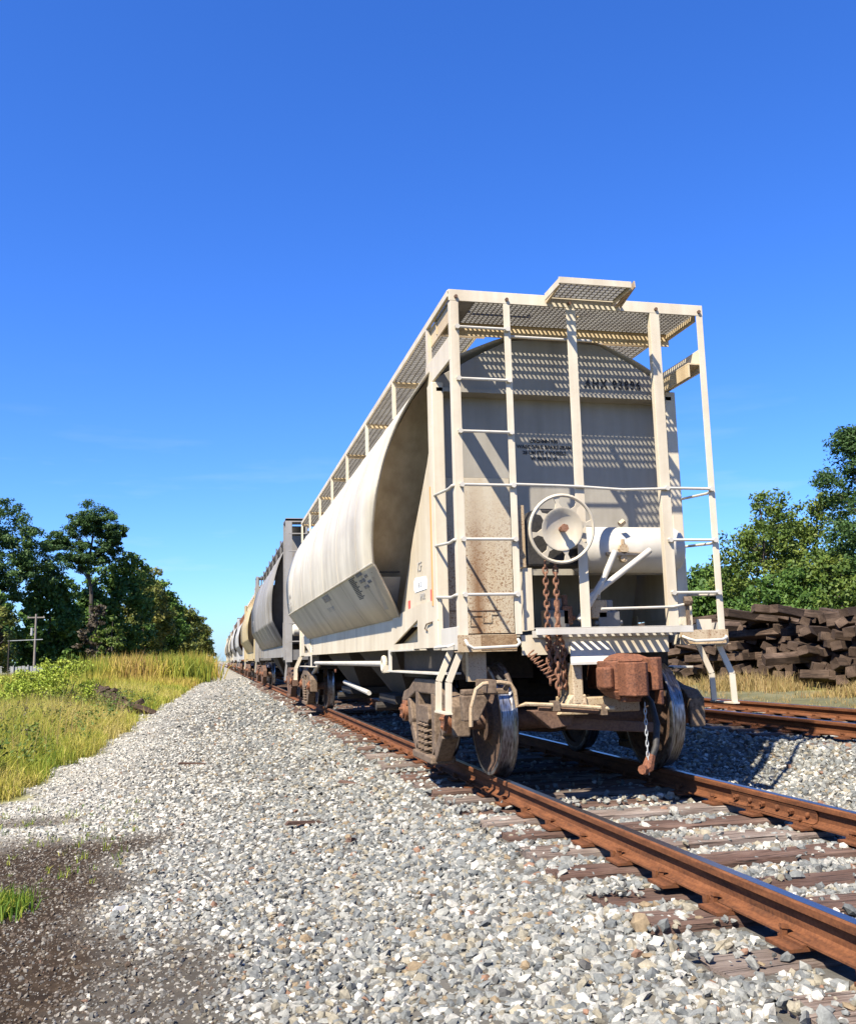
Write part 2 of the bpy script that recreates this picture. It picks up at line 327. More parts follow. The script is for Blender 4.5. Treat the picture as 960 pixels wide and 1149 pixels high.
def build_ground():
    xs = np.unique(np.concatenate([np.arange(-9, 11.01, .14), -9-np.geomspace(.2, 2900, 34), 11+np.geomspace(.2, 2900, 34)]))
    ys = np.unique(np.concatenate([np.arange(-6, 16, .14), np.arange(16, 60, .5), 60+np.geomspace(.6, 3000, 40), -6-np.geomspace(.3, 400, 16)]))
    X, Y = np.meshgrid(xs, ys); V = np.stack([X, Y, gz(X, Y)], -1).reshape(-1, 3)
    nx, ny = len(xs), len(ys); i = np.arange((ny-1)*nx).reshape(ny-1, nx)[:, :-1].ravel()
    F = np.stack([i, i+1, i+nx+1, i+nx], -1)
    x, y = V[:, 0], V[:, 1]
    far = np.clip(sstep(8.6, 10, x)+sstep(7.0, 7.6, x+wob(x, y)*.5)*.35, 0, 1)
    zone = np.stack([dirt_zone(x, y), np.clip(grass_zone(x, y)+far, 0, 1), (1-sstep(20, 38, y))*sstep(-4.6, -3.4, x)], -1)
    o = raw_mesh('ground', V, F, 'ground', {'zone': zone}, True); tag(o, kind='structure')
build_ground()

# ------------------------------------------------------------------ railway tracks
TIE_L, TIE_W, TIE_H = 2.44, .235, .18
RAILPROF = [(-.062, -.142), (.062, -.142), (.062, -.133), (.018, -.118), (.0075, -.106), (.0075, -.050), (.014, -.042), (.034, -.036), (.034, -.008), (.029, -.002), (.021, 0), (-.021, 0), (-.029, -.002), (-.034, -.008), (-.034, -.036), (-.014, -.042), (-.0075, -.050), (-.0075, -.106), (-.018, -.118), (-.062, -.133)]
def tie_mesh(name, l, w, h, seed, mat, nx=7):
    rr = random.Random(seed); b = MB(); xs = [-l/2+l*i/nx for i in range(nx+1)]
    for x in xs:
        e = .012 if abs(abs(x)-l/2) < 1e-6 else .004
        c = rr.uniform(.006, .02)
        loop = [(-w/2+c, -h), (w/2-c, -h), (w/2, -h+c), (w/2, -c), (w/2-c, 0), (0, 0), (-w/2+c, 0), (-w/2, -c), (-w/2, -h+c)]
        b.v += [(x+rr.uniform(-e, e), y+rr.uniform(-.007, .007), z+rr.uniform(-.007, .006)) for y, z in loop]
    m = 9
    for i in range(nx):
        for k in range(m): b.f.append((i*m+k, i*m+(k+1) % m, (i+1)*m+(k+1) % m, (i+1)*m+k))
    b.f.append(tuple(range(m))); b.f.append(tuple(nx*m+k for k in range(m)))
    me = b.mesh(name); me.materials.append(M[mat]); return me
TIEM = [tie_mesh('tie', TIE_L, TIE_W, TIE_H, i, 'tiepale' if i in (2, 5) else 'tie') for i in range(6)]
def plate_mesh():
    b = MB(); b.box(-.14, .14, -.085, .085, -.162, -.148); b.box(-.082, -.066, -.085, .085, -.148, -.136); b.box(.066, .082, -.085, .085, -.148, -.136)
    me = b.mesh('tie_plate'); me.materials.append(M['rail']); return me
def spike_mesh():
    b = MB(); b.box(-.011, .011, -.011, .011, -.165, -.117); b.hull([(-.014, -.016, -.117), (.034, -.016, -.123), (.034, .016, -.123), (-.014, .016, -.117)], [(-.010, -.013, -.103), (.022, -.013, -.109), (.022, .013, -.109), (-.010, .013, -.103)])
    me = b.mesh('spike'); me.materials.append(M['rail']); return me
def clip_mesh():
    b = MB(); b.box(-.07, .07, -.012, .012, -.163, -.143); b.box(-.078, -.064, -.02, .02, -.163, -.122); b.box(.064, .078, -.02, .02, -.163, -.122)
    me = b.mesh('rail_anchor'); me.materials.append(M['rail']); return me
PLATE, SPIKE, ANCH = plate_mesh(), spike_mesh(), clip_mesh()
def link(name, me, parent, loc=(0, 0, 0), rz=0):
    o = bpy.data.objects.new(name, me); COL.objects.link(o); o.parent = parent; o.location = loc; o.rotation_euler = (0, 0, rz); return o
TIE_Y = []
def track(xc, zc, label, y0, y1, yt1, yplate, joint=None):
    t = tag(empty('railway_track', (xc, 0, zc)), label, 'railway track')
    for sx in (-.755, .755):
        b = MB(); b.prism([(sx+u, v) for u, v in RAILPROF], 'y', y0, y1); r = b.build('rail', 'rail', t)
        MB().box(sx-.024, sx+.024, y0+.01, y1-.01, -.001, .0016).build('running_surface', 'railtop', r)
        if joint and sx > 0:
            j = MB()
            j.prism([(sx-.008, -.048), (sx-.030, -.042), (sx-.023, -.062), (sx-.023, -.098), (sx-.030, -.110), (sx-.058, -.126), (sx-.017, -.119)], 'y', joint[0], joint[1])
            j.build('joint_bar', 'rail', r, bevel=.003)
            for k in range(6):
                yb = joint[0]+.09+(joint[1]-joint[0]-.18)*k/5; bb = MB()
                if k % 2: bb.cyl((sx-.024, yb, -.081), (sx-.052, yb, -.081), .021, 6); bb.cyl((sx-.05, yb, -.081), (sx-.066, yb, -.081), .011, 8)
                else: bb.tube([(sx-.024, yb, -.081), (sx-.04, yb, -.081), (sx-.046, yb, -.081)], [.02, .017, .008], 10)
                bb.build('bolt', 'rail', r)
    y = y0+.25; k = 0
    while y < yt1:
        rr = random.Random(int(y*100)+int(xc*10)); yy = y+rr.uniform(-.03, .03)
        tx = rr.uniform(-.05, .05); tz = -.162+rr.uniform(-.012, .004)-(rr.uniform(.012, .035) if rr.random() < .28 else 0)
        o = link('tie', TIEM[rr.randrange(6)], t, (tx, yy, tz), rr.uniform(-.025, .025)+(math.pi if rr.random() < .5 else 0))
        if xc == 0: TIE_Y.append(yy)
        if yy < yplate:
            for sx in (-.755, .755):
                p = link('tie_plate', PLATE, o); p.matrix_parent_inverse = Matrix.Identity(4)
                inv = Matrix.Rotation(-o.rotation_euler.z, 4, 'Z') @ Matrix.Translation((-tx, -yy, -tz))
                p.matrix_local = inv @ Matrix.Translation((sx, yy, 0))
                for dx, dy, f in ((-.071, .05, 0), (.071, -.05, math.pi)):
                    s_ = link('spike', SPIKE, o); s_.matrix_local = inv @ Matrix.Translation((sx+dx, yy+dy+rr.uniform(-.015, .015), rr.uniform(-.004, .012))) @ Matrix.Rotation(f+rr.uniform(-.3, .3), 4, 'Z')
            if rr.random() < .6:
                a_ = link('rail_anchor', ANCH, o); a_.matrix_local = inv @ Matrix.Translation((-.755, yy+.135, 0))
        y += .535; k += 1
    return t
track(0, 0, 'rusty near railway track with weathered ties that the hopper train stands on', -5.6, 420, 46, 13, (-1.72, -.69))
track(4.27, .2, 'second rusty railway track on raised ballast beside the pile of old ties', -5.6, 420, 24, 10)

# ------------------------------------------------------------------ loose stones
def stone_shapes(k=28):
    t = (1+5**.5)/2
    ico = np.array([(-1, t, 0), (1, t, 0), (-1, -t, 0), (1, -t, 0), (0, -1, t), (0, 1, t), (0, -1, -t), (0, 1, -t), (t, 0, -1), (t, 0, 1), (-t, 0, -1), (-t, 0, 1)])/math.sqrt(1+t*t)
    F = np.array([(0, 11, 5), (0, 5, 1), (0, 1, 7), (0, 7, 10), (0, 10, 11), (1, 5, 9), (5, 11, 4), (11, 10, 2), (10, 7, 6), (7, 1, 8), (3, 9, 4), (3, 4, 2), (3, 2, 6), (3, 6, 8), (3, 8, 9), (4, 9, 5), (2, 4, 11), (6, 2, 10), (8, 6, 7), (9, 8, 1)])
    out = []
    for i in range(k):
        v = ico.copy()
        for _ in range(6):           # chop with random planes: crushed, faceted rock
            n = RS.normal(size=3); n /= np.linalg.norm(n); d = RS.uniform(.36, .74); e = v@n-d; v = v-np.outer(np.maximum(e, 0), n)
        v += RS.uniform(-.06, .06, v.shape); v *= np.array([1.0, RS.uniform(.6, .95), RS.uniform(.45, .75)])*1.34
        out.append(v)
    return np.array(out), F
def scatter_stones(P, S, rnd, dirt, name='gravel'):
    shapes, F = stone_shapes(); n = len(P)
    q = RS.normal(size=(n, 4)); tilt = .35; q[:, 1:3] *= tilt; q /= np.linalg.norm(q, axis=1, keepdims=True)
    w, x, y, z = q.T
    Rm = np.stack([1-2*(y*y+z*z), 2*(x*y-z*w), 2*(x*z+y*w), 2*(x*y+z*w), 1-2*(x*x+z*z), 2*(y*z-x*w), 2*(x*z-y*w), 2*(y*z+x*w), 1-2*(x*x+y*y)], -1).reshape(n, 3, 3)
    sh = shapes[RS.randint(0, len(shapes), n)]*S[:, None, None]
    V = np.einsum('nij,nkj->nki', Rm, sh)+P[:, None, :]
    Fa = (F[None]+(np.arange(n)*12)[:, None, None]).reshape(-1, 3)
    o = raw_mesh(name, V.reshape(-1, 3), Fa, 'stone', {'rnd': np.repeat(rnd, 12), 'dirt': np.repeat(dirt, 12)})
    return tag(o, kind='stuff')
CAMP = np.array([-3.0828, -7.26])
def in_view(x, y, pad=.04):
    a = np.arctan2(x-CAMP[0], y-CAMP[1]); return (a > .2274-.452-pad) & (a < .2274+.452+pad)
def make_gravel():
    ty = np.array(TIE_Y); out = []
    def band(d0, d1, dens, smin, smax, xlo, xhi):
        area = .94/2*(d1**2-d0**2)*1.1; n = int(area*dens)
        a = .2274+RS.uniform(-.50, .50, n); d = np.sqrt(RS.uniform(d0*d0, d1*d1, n))
        x = CAMP[0]+d*np.sin(a); y = CAMP[1]+d*np.cos(a)
        s = smin*(smax/smin)**RS.beta(1.5, 1.7, n)
        k = (x > xlo) & (x < xhi); x, y, s = x[k], y[k], s[k]
        gzn = grass_zone(x, y); dz = dirt_zone(x, y); k = (RS.uniform(size=len(x)) > gzn*1.6) & (RS.uniform(size=len(x)) > dz*.60)
        x, y, s, dz = x[k], y[k], s[k], dz[k]
        s = s*(1-.45*np.clip(dz*1.3, 0, 1))*np.interp(x, [-5, -3.4, -1.6], [.55, .70, .92])
        for xc in (0, 4.27):
            for r in (-.755, .755): k = np.abs(x-xc-r) > .068; x, y, s, dz = x[k], y[k], s[k], dz[k]
        j = np.clip(np.searchsorted(ty, y), 1, len(ty)-1); dy = np.minimum(np.abs(y-ty[j-1]), np.abs(y-ty[j])); on = (dy < .125+s*.35) & (np.abs(x) < 1.24)
        k = ~on | (RS.uniform(size=len(x)) < np.where(np.sin(np.round(y/.535)*12.9)*43.7 % 1 < .3, .18, .05)) | ((np.abs(x) > 1.0) & (RS.uniform(size=len(x)) < .08)); x, y, s, dz, on = x[k], y[k], s[k], dz[k], on[k]
        z = gz(x, y)+np.where(on, .03+s*.25, RS.uniform(-.35, np.where(np.abs(x) < 1.5, .12, .28), len(x))*s)
        out.append(np.stack([x, y, z, s, dz], -1))
    band(2.6, 6.5, 1150, .015, .045, -7, 7.0); band(6.5, 11, 800, .018, .046, -7, 7.0); band(11, 19, 340, .024, .05, -7, 6.8); band(19, 36, 75, .035, .07, -6, 6.6); band(36, 70, 12, .05, .09, -6, -1)
    band(2.6, 7.5, 1000, .008, .019, -7, 3)
    # clods, cinders and small brown stones in the bare dirt
    n = 26000; x = RS.uniform(-5.6, -2.9, n); y = RS.uniform(-5, 3.2, n); dz = dirt_zone(x, y); k = RS.uniform(size=n) < dz; x, y = x[k], y[k]
    sz = .004*(.024/.004)**RS.beta(1.2, 2.6, len(x)); out.append(np.stack([x, y, gz(x, y)+RS.uniform(-.3, .3, len(x))*sz, sz, np.where(RS.uniform(size=len(x)) < .8, 1.25, .5)], -1))
    A = np.concatenate(out); n = len(A); print('stones', n)
    rnd = RS.uniform(size=n); rnd = np.where((A[:, 0] < -2.6) & (RS.uniform(size=n) < np.interp(A[:, 0], [-4.8, -2.6], [.62, .1])*np.interp(A[:, 1], [-2, 2], [.4, 1])), np.where(RS.uniform(size=n) < .5, .65, .88), rnd)
    scatter_stones(A[:, :3], A[:, 3], rnd, A[:, 4]*RS.uniform(.6, 1.15, n))
make_gravel()

# ------------------------------------------------------------------ bogies (built once, then copied under every car)
def tarc(cx, cz, r, a0, a1, n): return [(cx+r*math.cos(a0+(a1-a0)*i/n), cz+r*math.sin(a0+(a1-a0)*i/n)) for i in range(n+1)]
def make_bogie(parent, frame='tan', detail=True):
    b = MB(); b.box(-1.0, 1.0, -.20, .20, .44, .70); b.box(-.45, .45, -.24, .24, .62, .78); b.cyl((0, 0, .7), (0, 0, .86), .2, 16)
    bg_ = b.build('bogie', 'under', parent, bevel=.01)
    n = 40 if detail else 20
    for ya in (-.89, .89):
        b = MB(); b.cyl((-1.12, ya, .46), (1.12, ya, .46), .075, 14); b.cyl((-.62, ya, .46), (.62, ya, .46), .088, 14); b.build('axle', 'bogierust', bg_, True)
        for s in (-1, 1):
            b = MB(); c = (0, ya, .46)
            pr = [(.075, .60), (.17, .60), (.19, .66), (.23, .70), (.33, .735), (.385, .70), (.39, .672), (.425, .670), (.455, .672)]
            pr += [(.455, .81), (.42, .812), (.40, .80), (.385, .785), (.35, .765), (.22, .76), (.17, .80), (.17, .84), (.075, .84)]
            b.lathe([(r, s*t) for r, t in pr], c, n); b.build('wheel', 'wheelface', bg_, True)
            b = MB(); b.lathe([(r, s*t) for r, t in [(.44, .670), (.472, .672), (.487, .682), (.487, .694), (.474, .706), (.463, .716), (.4605, .73), (.458, .808), (.452, .813), (.43, .813)]], c, n)
            b.build('wheel_tread', 'tread', bg_, True)
            # roller bearing with end cap
            b = MB(); b.cyl((s*.98, ya, .46), (s*1.17, ya, .46), .098, 18); b.cyl((s*1.17, ya, .46), (s*1.195, ya, .46), .075, 14)
            for k in range(3): a = 2*math.pi*k/3+.5; b.cyl((s*1.195, ya+.045*math.cos(a), .46+.045*math.sin(a)), (s*1.212, ya+.045*math.cos(a), .46+.045*math.sin(a)), .014, 6)
            b.build('bearing', 'orangerust', bg_, True)
    for s in (-1, 1):
        b = MB(); X0, X1 = s*1.0, s*1.15
        top = [(-1.06, .60), (-.98, .66), (-.72, .70), (-.42, .80), (.42, .80), (.72, .70), (.98, .66), (1.06, .60), (1.04, .545), (.80, .575), (.42, .665), (-.42, .665), (-.80, .575), (-1.04, .545)]
        b.prism(top, 'x', X0, X1)
        for k in (-1, 1):
            b.prism([(k*1.075, .60), (k*1.02, .60), (k*1.02, .36), (k*1.075, .34)], 'x', X0, X1)
            b.prism([(k*.80, .60), (k*.70, .60), (k*.58, .40), (k*.62, .30), (k*.76, .36)], 'x', X0, X1)
            b.prism([(k*.64, .40), (k*.56, .34), (k*.30, .14), (k*.36, .06), (k*.44, .10), (k*.68, .30)], 'x', X0, X1)
            b.prism([(k*.40, .68), (k*.27, .68), (k*.27, .12), (k*.40, .12)], 'x', X0, X1)
        b.box(min(X0, X1)-.04, max(X0, X1)+.04, -.40, .40, .055, .125)
        b.build('side_frame', frame, bg_, bevel=.014)
        b = MB(); b.prism([(-.255, .44), (-.2, .56), (.2, .56), (.255, .44), (.2, .40), (-.2, .40)], 'x', s*.97, s*1.17); b.build('bolster_end', frame, bg_, bevel=.01)
        if detail:
            for yk in (-.13, .0, .13):
                for xk in (1.0, 1.13):
                    if xk < 1.1 and yk == 0: continue
                    N_ = 5*12; hh = .27
                    pts = [(s*xk+.052*math.cos(2*math.pi*i/12), yk+.052*math.sin(2*math.pi*i/12), .135+hh*i/N_) for i in range(N_+1)]
                    MB().tube(pts, .0135, 6).build('spring', 'tan', bg_, True)
        else:
            MB().box(min(s*1.0, s*1.13), max(s*1.0, s*1.13), -.2, .2, .13, .4).build('spring', 'bogierust', bg_)
        # brake hanger and bearing adapters
        for k in (-1, 1):
            b = MB(); b.prism([(k*.80, .565), (k*1.0, .565), (k*1.0, .52), (k*.80, .52)], 'x', s*.985, s*1.165); b.build('bearing_adapter', 'orangerust', bg_, bevel=.006)
            b = MB(); b.prism([(k*.36, .60), (k*.42, .60), (k*.43, .30), (k*.40, .22), (k*.345, .30)], 'x', s*.70, s*.79); b.build('brake_shoe', 'bogierust', bg_)
    for k in (-1, 1):
        b = MB(); b.bar((-.75, k*.36, .38), (.75, k*.36, .38), .07, .09); b.tube([(-.7, k*.33, .36), (0, k*.25, .30), (.7, k*.33, .36)], .022, 8); b.build('brake_beam', 'bogierust', bg_)
    return bg_

# ------------------------------------------------------------------ covered hopper, in full (the near car)
LEN = 14.7
SHELL = [(-1.18, 1.42, 2.39), (-1.36, 1.67, 2.09), (-1.52, 1.92, 1.93), (-1.54, 1.95, 1.92), (-1.562, 2.15, 1.83), (-1.57, 2.40, 1.67), (-1.555, 2.65, 1.50), (-1.505, 2.90, 1.42), (-1.43, 3.14, 1.30), (-1.34, 3.35, 1.08), (-1.255, 3.49, .90), (-1.157, 3.62, .78), (-.95, 3.725, .70), (-.7, 3.84, .68), (-.42, 3.935, .67), (0, 3.95, .665)]
def spline(pts, k=4):
    """smooth the bulging part of the profile, keep the knee sharp"""
    out = list(pts[:4])
    P = pts[3:]
    for i in range(len(P)-1):
        p0, p1, p2, p3 = [np.array(P[max(0, min(len(P)-1, i+j))]) for j in (-1, 0, 1, 2)]
        for t in np.linspace(0, 1, k+1)[1:]:
            out.append(tuple(.5*((2*p1)+(p2-p0)*t+(2*p0-5*p1+4*p2-p3)*t*t+(3*p1-p0-3*p2+p3)*t**3)))
    return out
def shell_mb(prof, L_, stations, sx=1, sz=1, z0=0):
    half = spline(prof); full = half+[(-x, z, e) for x, z, e in half[-2::-1]]
    b = MB(); n = len(full)
    for t in stations:
        for x, z, e in full: b.v.append((x*sx, e+t*(L_-2*e), z0+z*sz))
    for j in range(len(stations)-1):
        for i in range(n-1): b.f.append((j*n+i, (j+1)*n+i, (j+1)*n+i+1, j*n+i+1))
    return b, full
def grating(b, x0, x1, y0, y1, z, px=.043, py=.043, w=.011, h=.021):
    """bar grating: crossed rows of upright bars"""
    nx = max(1, int(round((x1-x0)/px))); ny = max(1, int(round((y1-y0)/py)))
    for i in range(nx+1): x = x0+(x1-x0)*i/nx; b.box(x-w*.45, x+w*.45, y0, y1, z-h, z)
    for j in range(ny+1): y = y0+(y1-y0)*j/ny; b.box(x0, x1, y-w/2, y+w/2, z-h+.002, z-.002)
    return b
def grate_lines(b, x0, x1, y0, y1, z, nx, ny, w=.008, h=.03):
    for i in range(nx+1): x = x0+(x1-x0)*i/nx; b.box(x-w/2, x+w/2, y0, y1, z-h, z)
    for j in range(ny+1): y = y0+(y1-y0)*j/ny; b.box(x0, x1, y-w/2, y+w/2, z-h+.006, z-.004)
    return b
def chain_mb(x, y, z0, z1, l=.06, r=.0085, w=.018):
    b = MB(); z = z1; k = 0
    while z > z0:
        pts = []
        for i in range(13):
            a = 2*math.pi*i/12; u = w*math.cos(a); v = l*.5*math.sin(a)
            pts.append((x+u, y, z-l/2+v) if k % 2 else (x+u*.35, y+u, z-l/2+v))
        b.tube(pts, r, 6); z -= l*.74; k += 1
    return b

def near_car():
    c = tag(empty('hopper_car', (0, 0, 0)), 'cream covered hopper car nearest the camera with end ladders and brake wheel', 'railway car', 'hopper cars coupled in the train')
    # ---- carbody
    half_profile = spline(SHELL)
    b, full = shell_mb(SHELL, LEN, [0, .08, .25, .42, .58, .75, .92, 1]); sh = b.build('body_shell', 'shell', c, True, solid=.014)
    for yk in (2.9, 4.55, 6.2, 7.85, 9.5, 11.1, 12.3):
        MB().tube([(x*1.0006, yk, z) for x, z, e in full[:len(full)//2+1]], .0035, 5).build('weld_seam', 'shell', sh)
    MB().tube([(-1.542, 1.93, 1.952), (-1.542, LEN-1.93, 1.952)], .013, 6).build('knee_seam', 'shell', sh)
    MB().tube([(x-.004, e, z) for x, z, e in full[:len(full)//2+1]], .009, 5).build('edge_bead', 'shell', sh)
    for m in (0, 1):
        Y = (lambda y: LEN-y) if m else (lambda y: y)
        b = MB(); zz = [3.62, 3.45, 3.2, 2.9, 2.6, 2.3, 1.97, 1.7, 1.44]
        for z in zz:
            xw = -np.interp(z, [p[1] for p in half_profile], [p[0] for p in half_profile])-.03; yy = float(np.interp(z, [1.25, 1.86, 2.72, 3.72], [2.95, 2.5, 1.85, 1.0])); b.v += [(-xw, Y(yy), z), (xw, Y(yy), z)]
        for i in range(len(zz)-1): b.f.append((2*i, 2*i+1, 2*i+3, 2*i+2))
        s_ = b.build('slope_sheet', 'slope', c, solid=.01)
        if not m:
            MB().box(-1.5, -1.2, 2.245, 2.26, 1.88, 1.895).build('seam', 'black', s_)
            MB().hull([(-1.50, 2.26, 1.84), (-1.19, 2.26, 1.84), (-1.19, 2.262, 1.84), (-1.5, 2.262, 1.84)], [(-1.30, 2.62, 1.52), (-1.17, 2.62, 1.52), (-1.17, 2.615, 1.52), (-1.30, 2.615, 1.52)]).build('pale_patch', 'palecar', s_)  # pale tapering patch low on the slope sheet
        out = [(-1.16, 3.41), (-1.16, 3.50), (-.97, 3.61), (-.72, 3.755), (-.46, 3.89), (-.2, 3.925), (.2, 3.925), (.46, 3.89), (.72, 3.755), (.97, 3.61), (1.16, 3.50), (1.16, 3.41)]
        b = MB(); b.prism(out, 'y', Y(.65), Y(.70)); b.build('roof_end_plate', 'wall', c, bevel=.004)
        b = MB(); b.box(-1.155, 1.155, min(Y(.62), Y(.80)), max(Y(.62), Y(.80)), 3.375, 3.41); b.build('end_wall_beam', 'wall', c)
        y0, y1 = sorted((Y(.80), Y(.83)))
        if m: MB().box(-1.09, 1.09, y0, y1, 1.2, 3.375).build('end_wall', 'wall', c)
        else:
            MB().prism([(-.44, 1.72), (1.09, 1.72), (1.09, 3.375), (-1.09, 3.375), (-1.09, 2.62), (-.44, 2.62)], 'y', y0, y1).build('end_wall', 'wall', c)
            w = MB().box(-1.09, -.443, y0-.006, y1, 1.2, 2.617).build('lower_end_panel', 'stained', c, bevel=.003)
            MB().box(-1.085, -.57, y0-.012, y0-.004, 1.40, 1.408).build('seam', 'bogierust', w)
            b = MB()   # raised brand-cast ribs near the panel foot
            for q0, q1 in (((-.86, 1.27), (-.86, 1.36)), ((-.86, 1.36), (-.74, 1.36)), ((-.74, 1.36), (-.74, 1.30)), ((-.74, 1.30), (-.66, 1.30)), ((-.66, 1.30), (-.66, 1.37)), ((-.66, 1.37), (-.60, 1.37)), ((-.86, 1.27), (-.80, 1.27))):
                b.bar((q0[0], y0-.010, q0[1]), (q1[0], y0-.010, q1[1]), .008, .01, (0, 1, 0))
            b.build('panel_rib', 'stained', w)
        for s in (-1, 1):
            b = MB(); b.box(min(s*1.09, s*1.2), max(s*1.09, s*1.2), min(Y(.62), Y(.80)), max(Y(.62), Y(.80)), 1.06, 3.46); b.build('corner_post', 'cream', c, bevel=.008)
            g = [(.803, 1.30), (.803, 3.06), (.86, 2.98), (1.01, 2.79), (1.30, 2.53), (1.68, 2.21), (2.02, 1.85), (2.39, 1.50), (2.55, 1.42), (2.9, 1.42), (2.9, 1.30)]
            b = MB(); b.prism([(Y(u), v) for u, v in g], 'x', s*1.15, s*1.165); gs = b.build('side_gusset', 'cream', c)
            if not m and s < 0: MB().box(-1.2045, -1.1985, .745, .785, 1.45, 2.52).build('orange_stripe', 'orange', gs)
    # cavity behind the end wall and centre sill
    MB().hull([(-1.05, 1.6, 1.15), (1.05, 1.6, 1.15), (1.05, 1.62, 1.15), (-1.05, 1.62, 1.15)], [(-1.05, .86, 3.0), (1.05, .86, 3.0), (1.05, .88, 3.0), (-1.05, .88, 3.0)]).build('end_slope_plate', 'wall', c)
    MB().box(-.2, .2, .25, LEN-.25, .74, 1.02).build('centre_sill', 'under', c)
    for s in (-1, 1):
        MB().box(min(s*1.148, s*1.166), max(s*1.148, s*1.166), 2.902, LEN-2.902, 1.10, 1.44).build('side_sill', 'cream', c, bevel=.003)
        MB().box(min(s*1.02, s*1.168), max(s*1.02, s*1.168), 3.0, LEN-3.0, 1.092, 1.104).build('sill_flange', 'cream', c)
        for yk in (5.6, 9.1): MB().box(min(s*1.169, s*1.165), max(s*1.169, s*1.165), yk, yk+.006, 1.10, 1.44).build('sill_seam', 'inkgrey', c)
        for m in (0, 1):
            Y = (lambda y: LEN-y) if m else (lambda y: y)
            b = MB(); xa, xb = s*1.168, s*1.186
            b.prism([(Y(.55), 1.085), (Y(1.5), 1.085), (Y(1.5), 1.50), (Y(.55), 1.50)], 'x', xa, xb)
            b.prism([(Y(1.5), 1.085), (Y(2.98), 1.085), (Y(2.98), 1.145), (Y(1.5), 1.145)], 'x', xa, xb)
            b.prism([(Y(1.5), 1.36), (Y(2.72), 1.145), (Y(2.98), 1.145), (Y(2.75), 1.44), (Y(1.5), 1.50)], 'x', xa, xb)
            b.build('bolster_side_plate', 'cream', c)
            b = MB(); b.prism([(Y(1.5), 1.145), (Y(2.72), 1.145), (Y(1.5), 1.36)], 'x', s*1.08, s*1.10); b.build('bolster_web', 'slope', c)
            b = MB(); b.box(min(s*1.165, s*1.19), max(s*1.165, s*1.19), min(Y(2.96), Y(3.06)), max(Y(2.96), Y(3.06)), .86, 1.09)
            b.box(min(s*1.0, s*1.2), max(s*1.0, s*1.2), min(Y(.62), Y(3.12)), max(Y(.62), Y(3.12)), .848, .866)
            b.box(min(s*1.05, s*1.2), max(s*1.05, s*1.2), min(Y(1.7), Y(2.95)), max(Y(1.7), Y(2.95)), 1.068, 1.083); b.build('bolster_frame', 'white', c, bevel=.003)
            b = MB(); b.box(min(s*.3, s*1.02), max(s*.3, s*1.02), min(Y(.75), Y(3.0)), max(Y(.75), Y(3.0)), .80, 1.12); b.build('bolster_box', 'under', c)
    b = MB()   # hopper bays and outlet gates between the bogies
    for ym in (5.35, 9.35):
        b.hull([(-.62, ym-.55, .52), (.62, ym-.55, .52), (.62, ym+.55, .52), (-.62, ym+.55, .52)], [(-1.14, ym-1.95, 1.42), (1.14, ym-1.95, 1.42), (1.14, ym+1.95, 1.42), (-1.14, ym+1.95, 1.42)])
    hb = b.build('hopper_bay', 'under', c)
    for ym in (5.35, 9.35):
        g = MB(); g.box(-.8, .8, ym-.6, ym+.6, .40, .515); g.cyl((-.95, ym, .36), (.95, ym, .36), .06, 12); g.build('outlet_gate', 'under', hb, bevel=.01)
    # ---- roof walkways
    for s in (-1, 1):
        xo, xi = s*1.15, s*.66
        b = MB(); grating(b, min(xo, xi), max(xo, xi), .90, LEN-.9, 4.085, .06, .06, .014, .024)
        w = b.build('roof_walkway', 'grate', c, recalc=False)
        b = MB(); b.box(min(s*1.15, s*1.172), max(s*1.15, s*1.172), .86, LEN-.86, 4.05, 4.11); b.box(min(s*.64, s*.66), max(s*.64, s*.66), .9, LEN-.9, 4.04, 4.09); b.build('walkway_edge', 'cream', w)
        for yk in (.90, 2.63, 4.53, 6.41, 8.27, 10.15, 12.05, LEN-.9): MB().box(min(s*.6, s*1.15), max(s*.6, s*1.15), yk-.02, yk+.02, 4.0, 4.052).build('walkway_bracket', 'slope', w)
        for yk in (.88, 2.63, 4.53, 6.41, 8.27, 10.15, 12.05, LEN-.88):
            ww = .085 if yk in (.88, LEN-.88) else .045
            MB().box(min(s*1.173, s*1.135), max(s*1.173, s*1.135), yk-ww/2, yk+ww/2, 3.63, 4.10).build('walkway_post', 'cream', w)
        # sloping roof-side plate that runs forward to the ladder
        b = MB(); b.box(min(s*1.15, s*1.175), max(s*1.15, s*1.175), .04, .95, 3.48, 3.69); b.build('roof_side_rail', 'cream', c, bevel=.004)
    MB().box(-.35, .35, 2.2, LEN-2.2, 3.97, 4.06).build('roof_hatch', 'cream', c, bevel=.02)
    # ---- end platform at the top
    b = MB(); grating(b, -.93, 1.13, .035, .575, 4.035); b.box(-1.15, -.93, .035, .6, 4.016, 4.035); ew = b.build('end_walkway', 'grate', c, recalc=False)
    b = MB(); b.box(-1.182, 1.182, -.012, 0, 3.985, 4.085); b.box(-1.182, 1.182, 0, .035, 4.073, 4.085); b.build('front_channel', 'cream', ew, bevel=.003)
    b = MB(); b.box(-1.15, 1.15, .575, .645, 4.02, 4.04); b.box(-1.15, 1.15, .585, .60, 3.90, 4.02); b.build('rear_angle', 'slope', ew)
    for s in (-1, 1):
        b = MB(); b.box(min(s*1.15, s*1.182), max(s*1.15, s*1.182), .036, .86, 4.035, 4.095); b.box(min(s*1.0, s*1.15), max(s*1.0, s*1.15), .60, .9, 4.015, 4.03); b.build('side_channel', 'cream', ew, bevel=.003)
        MB().box(min(s*1.125, s*1.14), max(s*1.125, s*1.14), .05, .84, 3.86 if s < 0 else 3.95, 4.015).build('kick_plate', 'slope', ew)
    b = MB(); b.tube([(-.98, .26, 4.09), (-.98, .26, 4.16), (-.96, .26, 4.185), (-.44, .26, 4.185), (-.42, .26, 4.16), (-.42, .26, 4.09)], .013, 8); b.build('roof_grab_iron', 'white', ew, True)
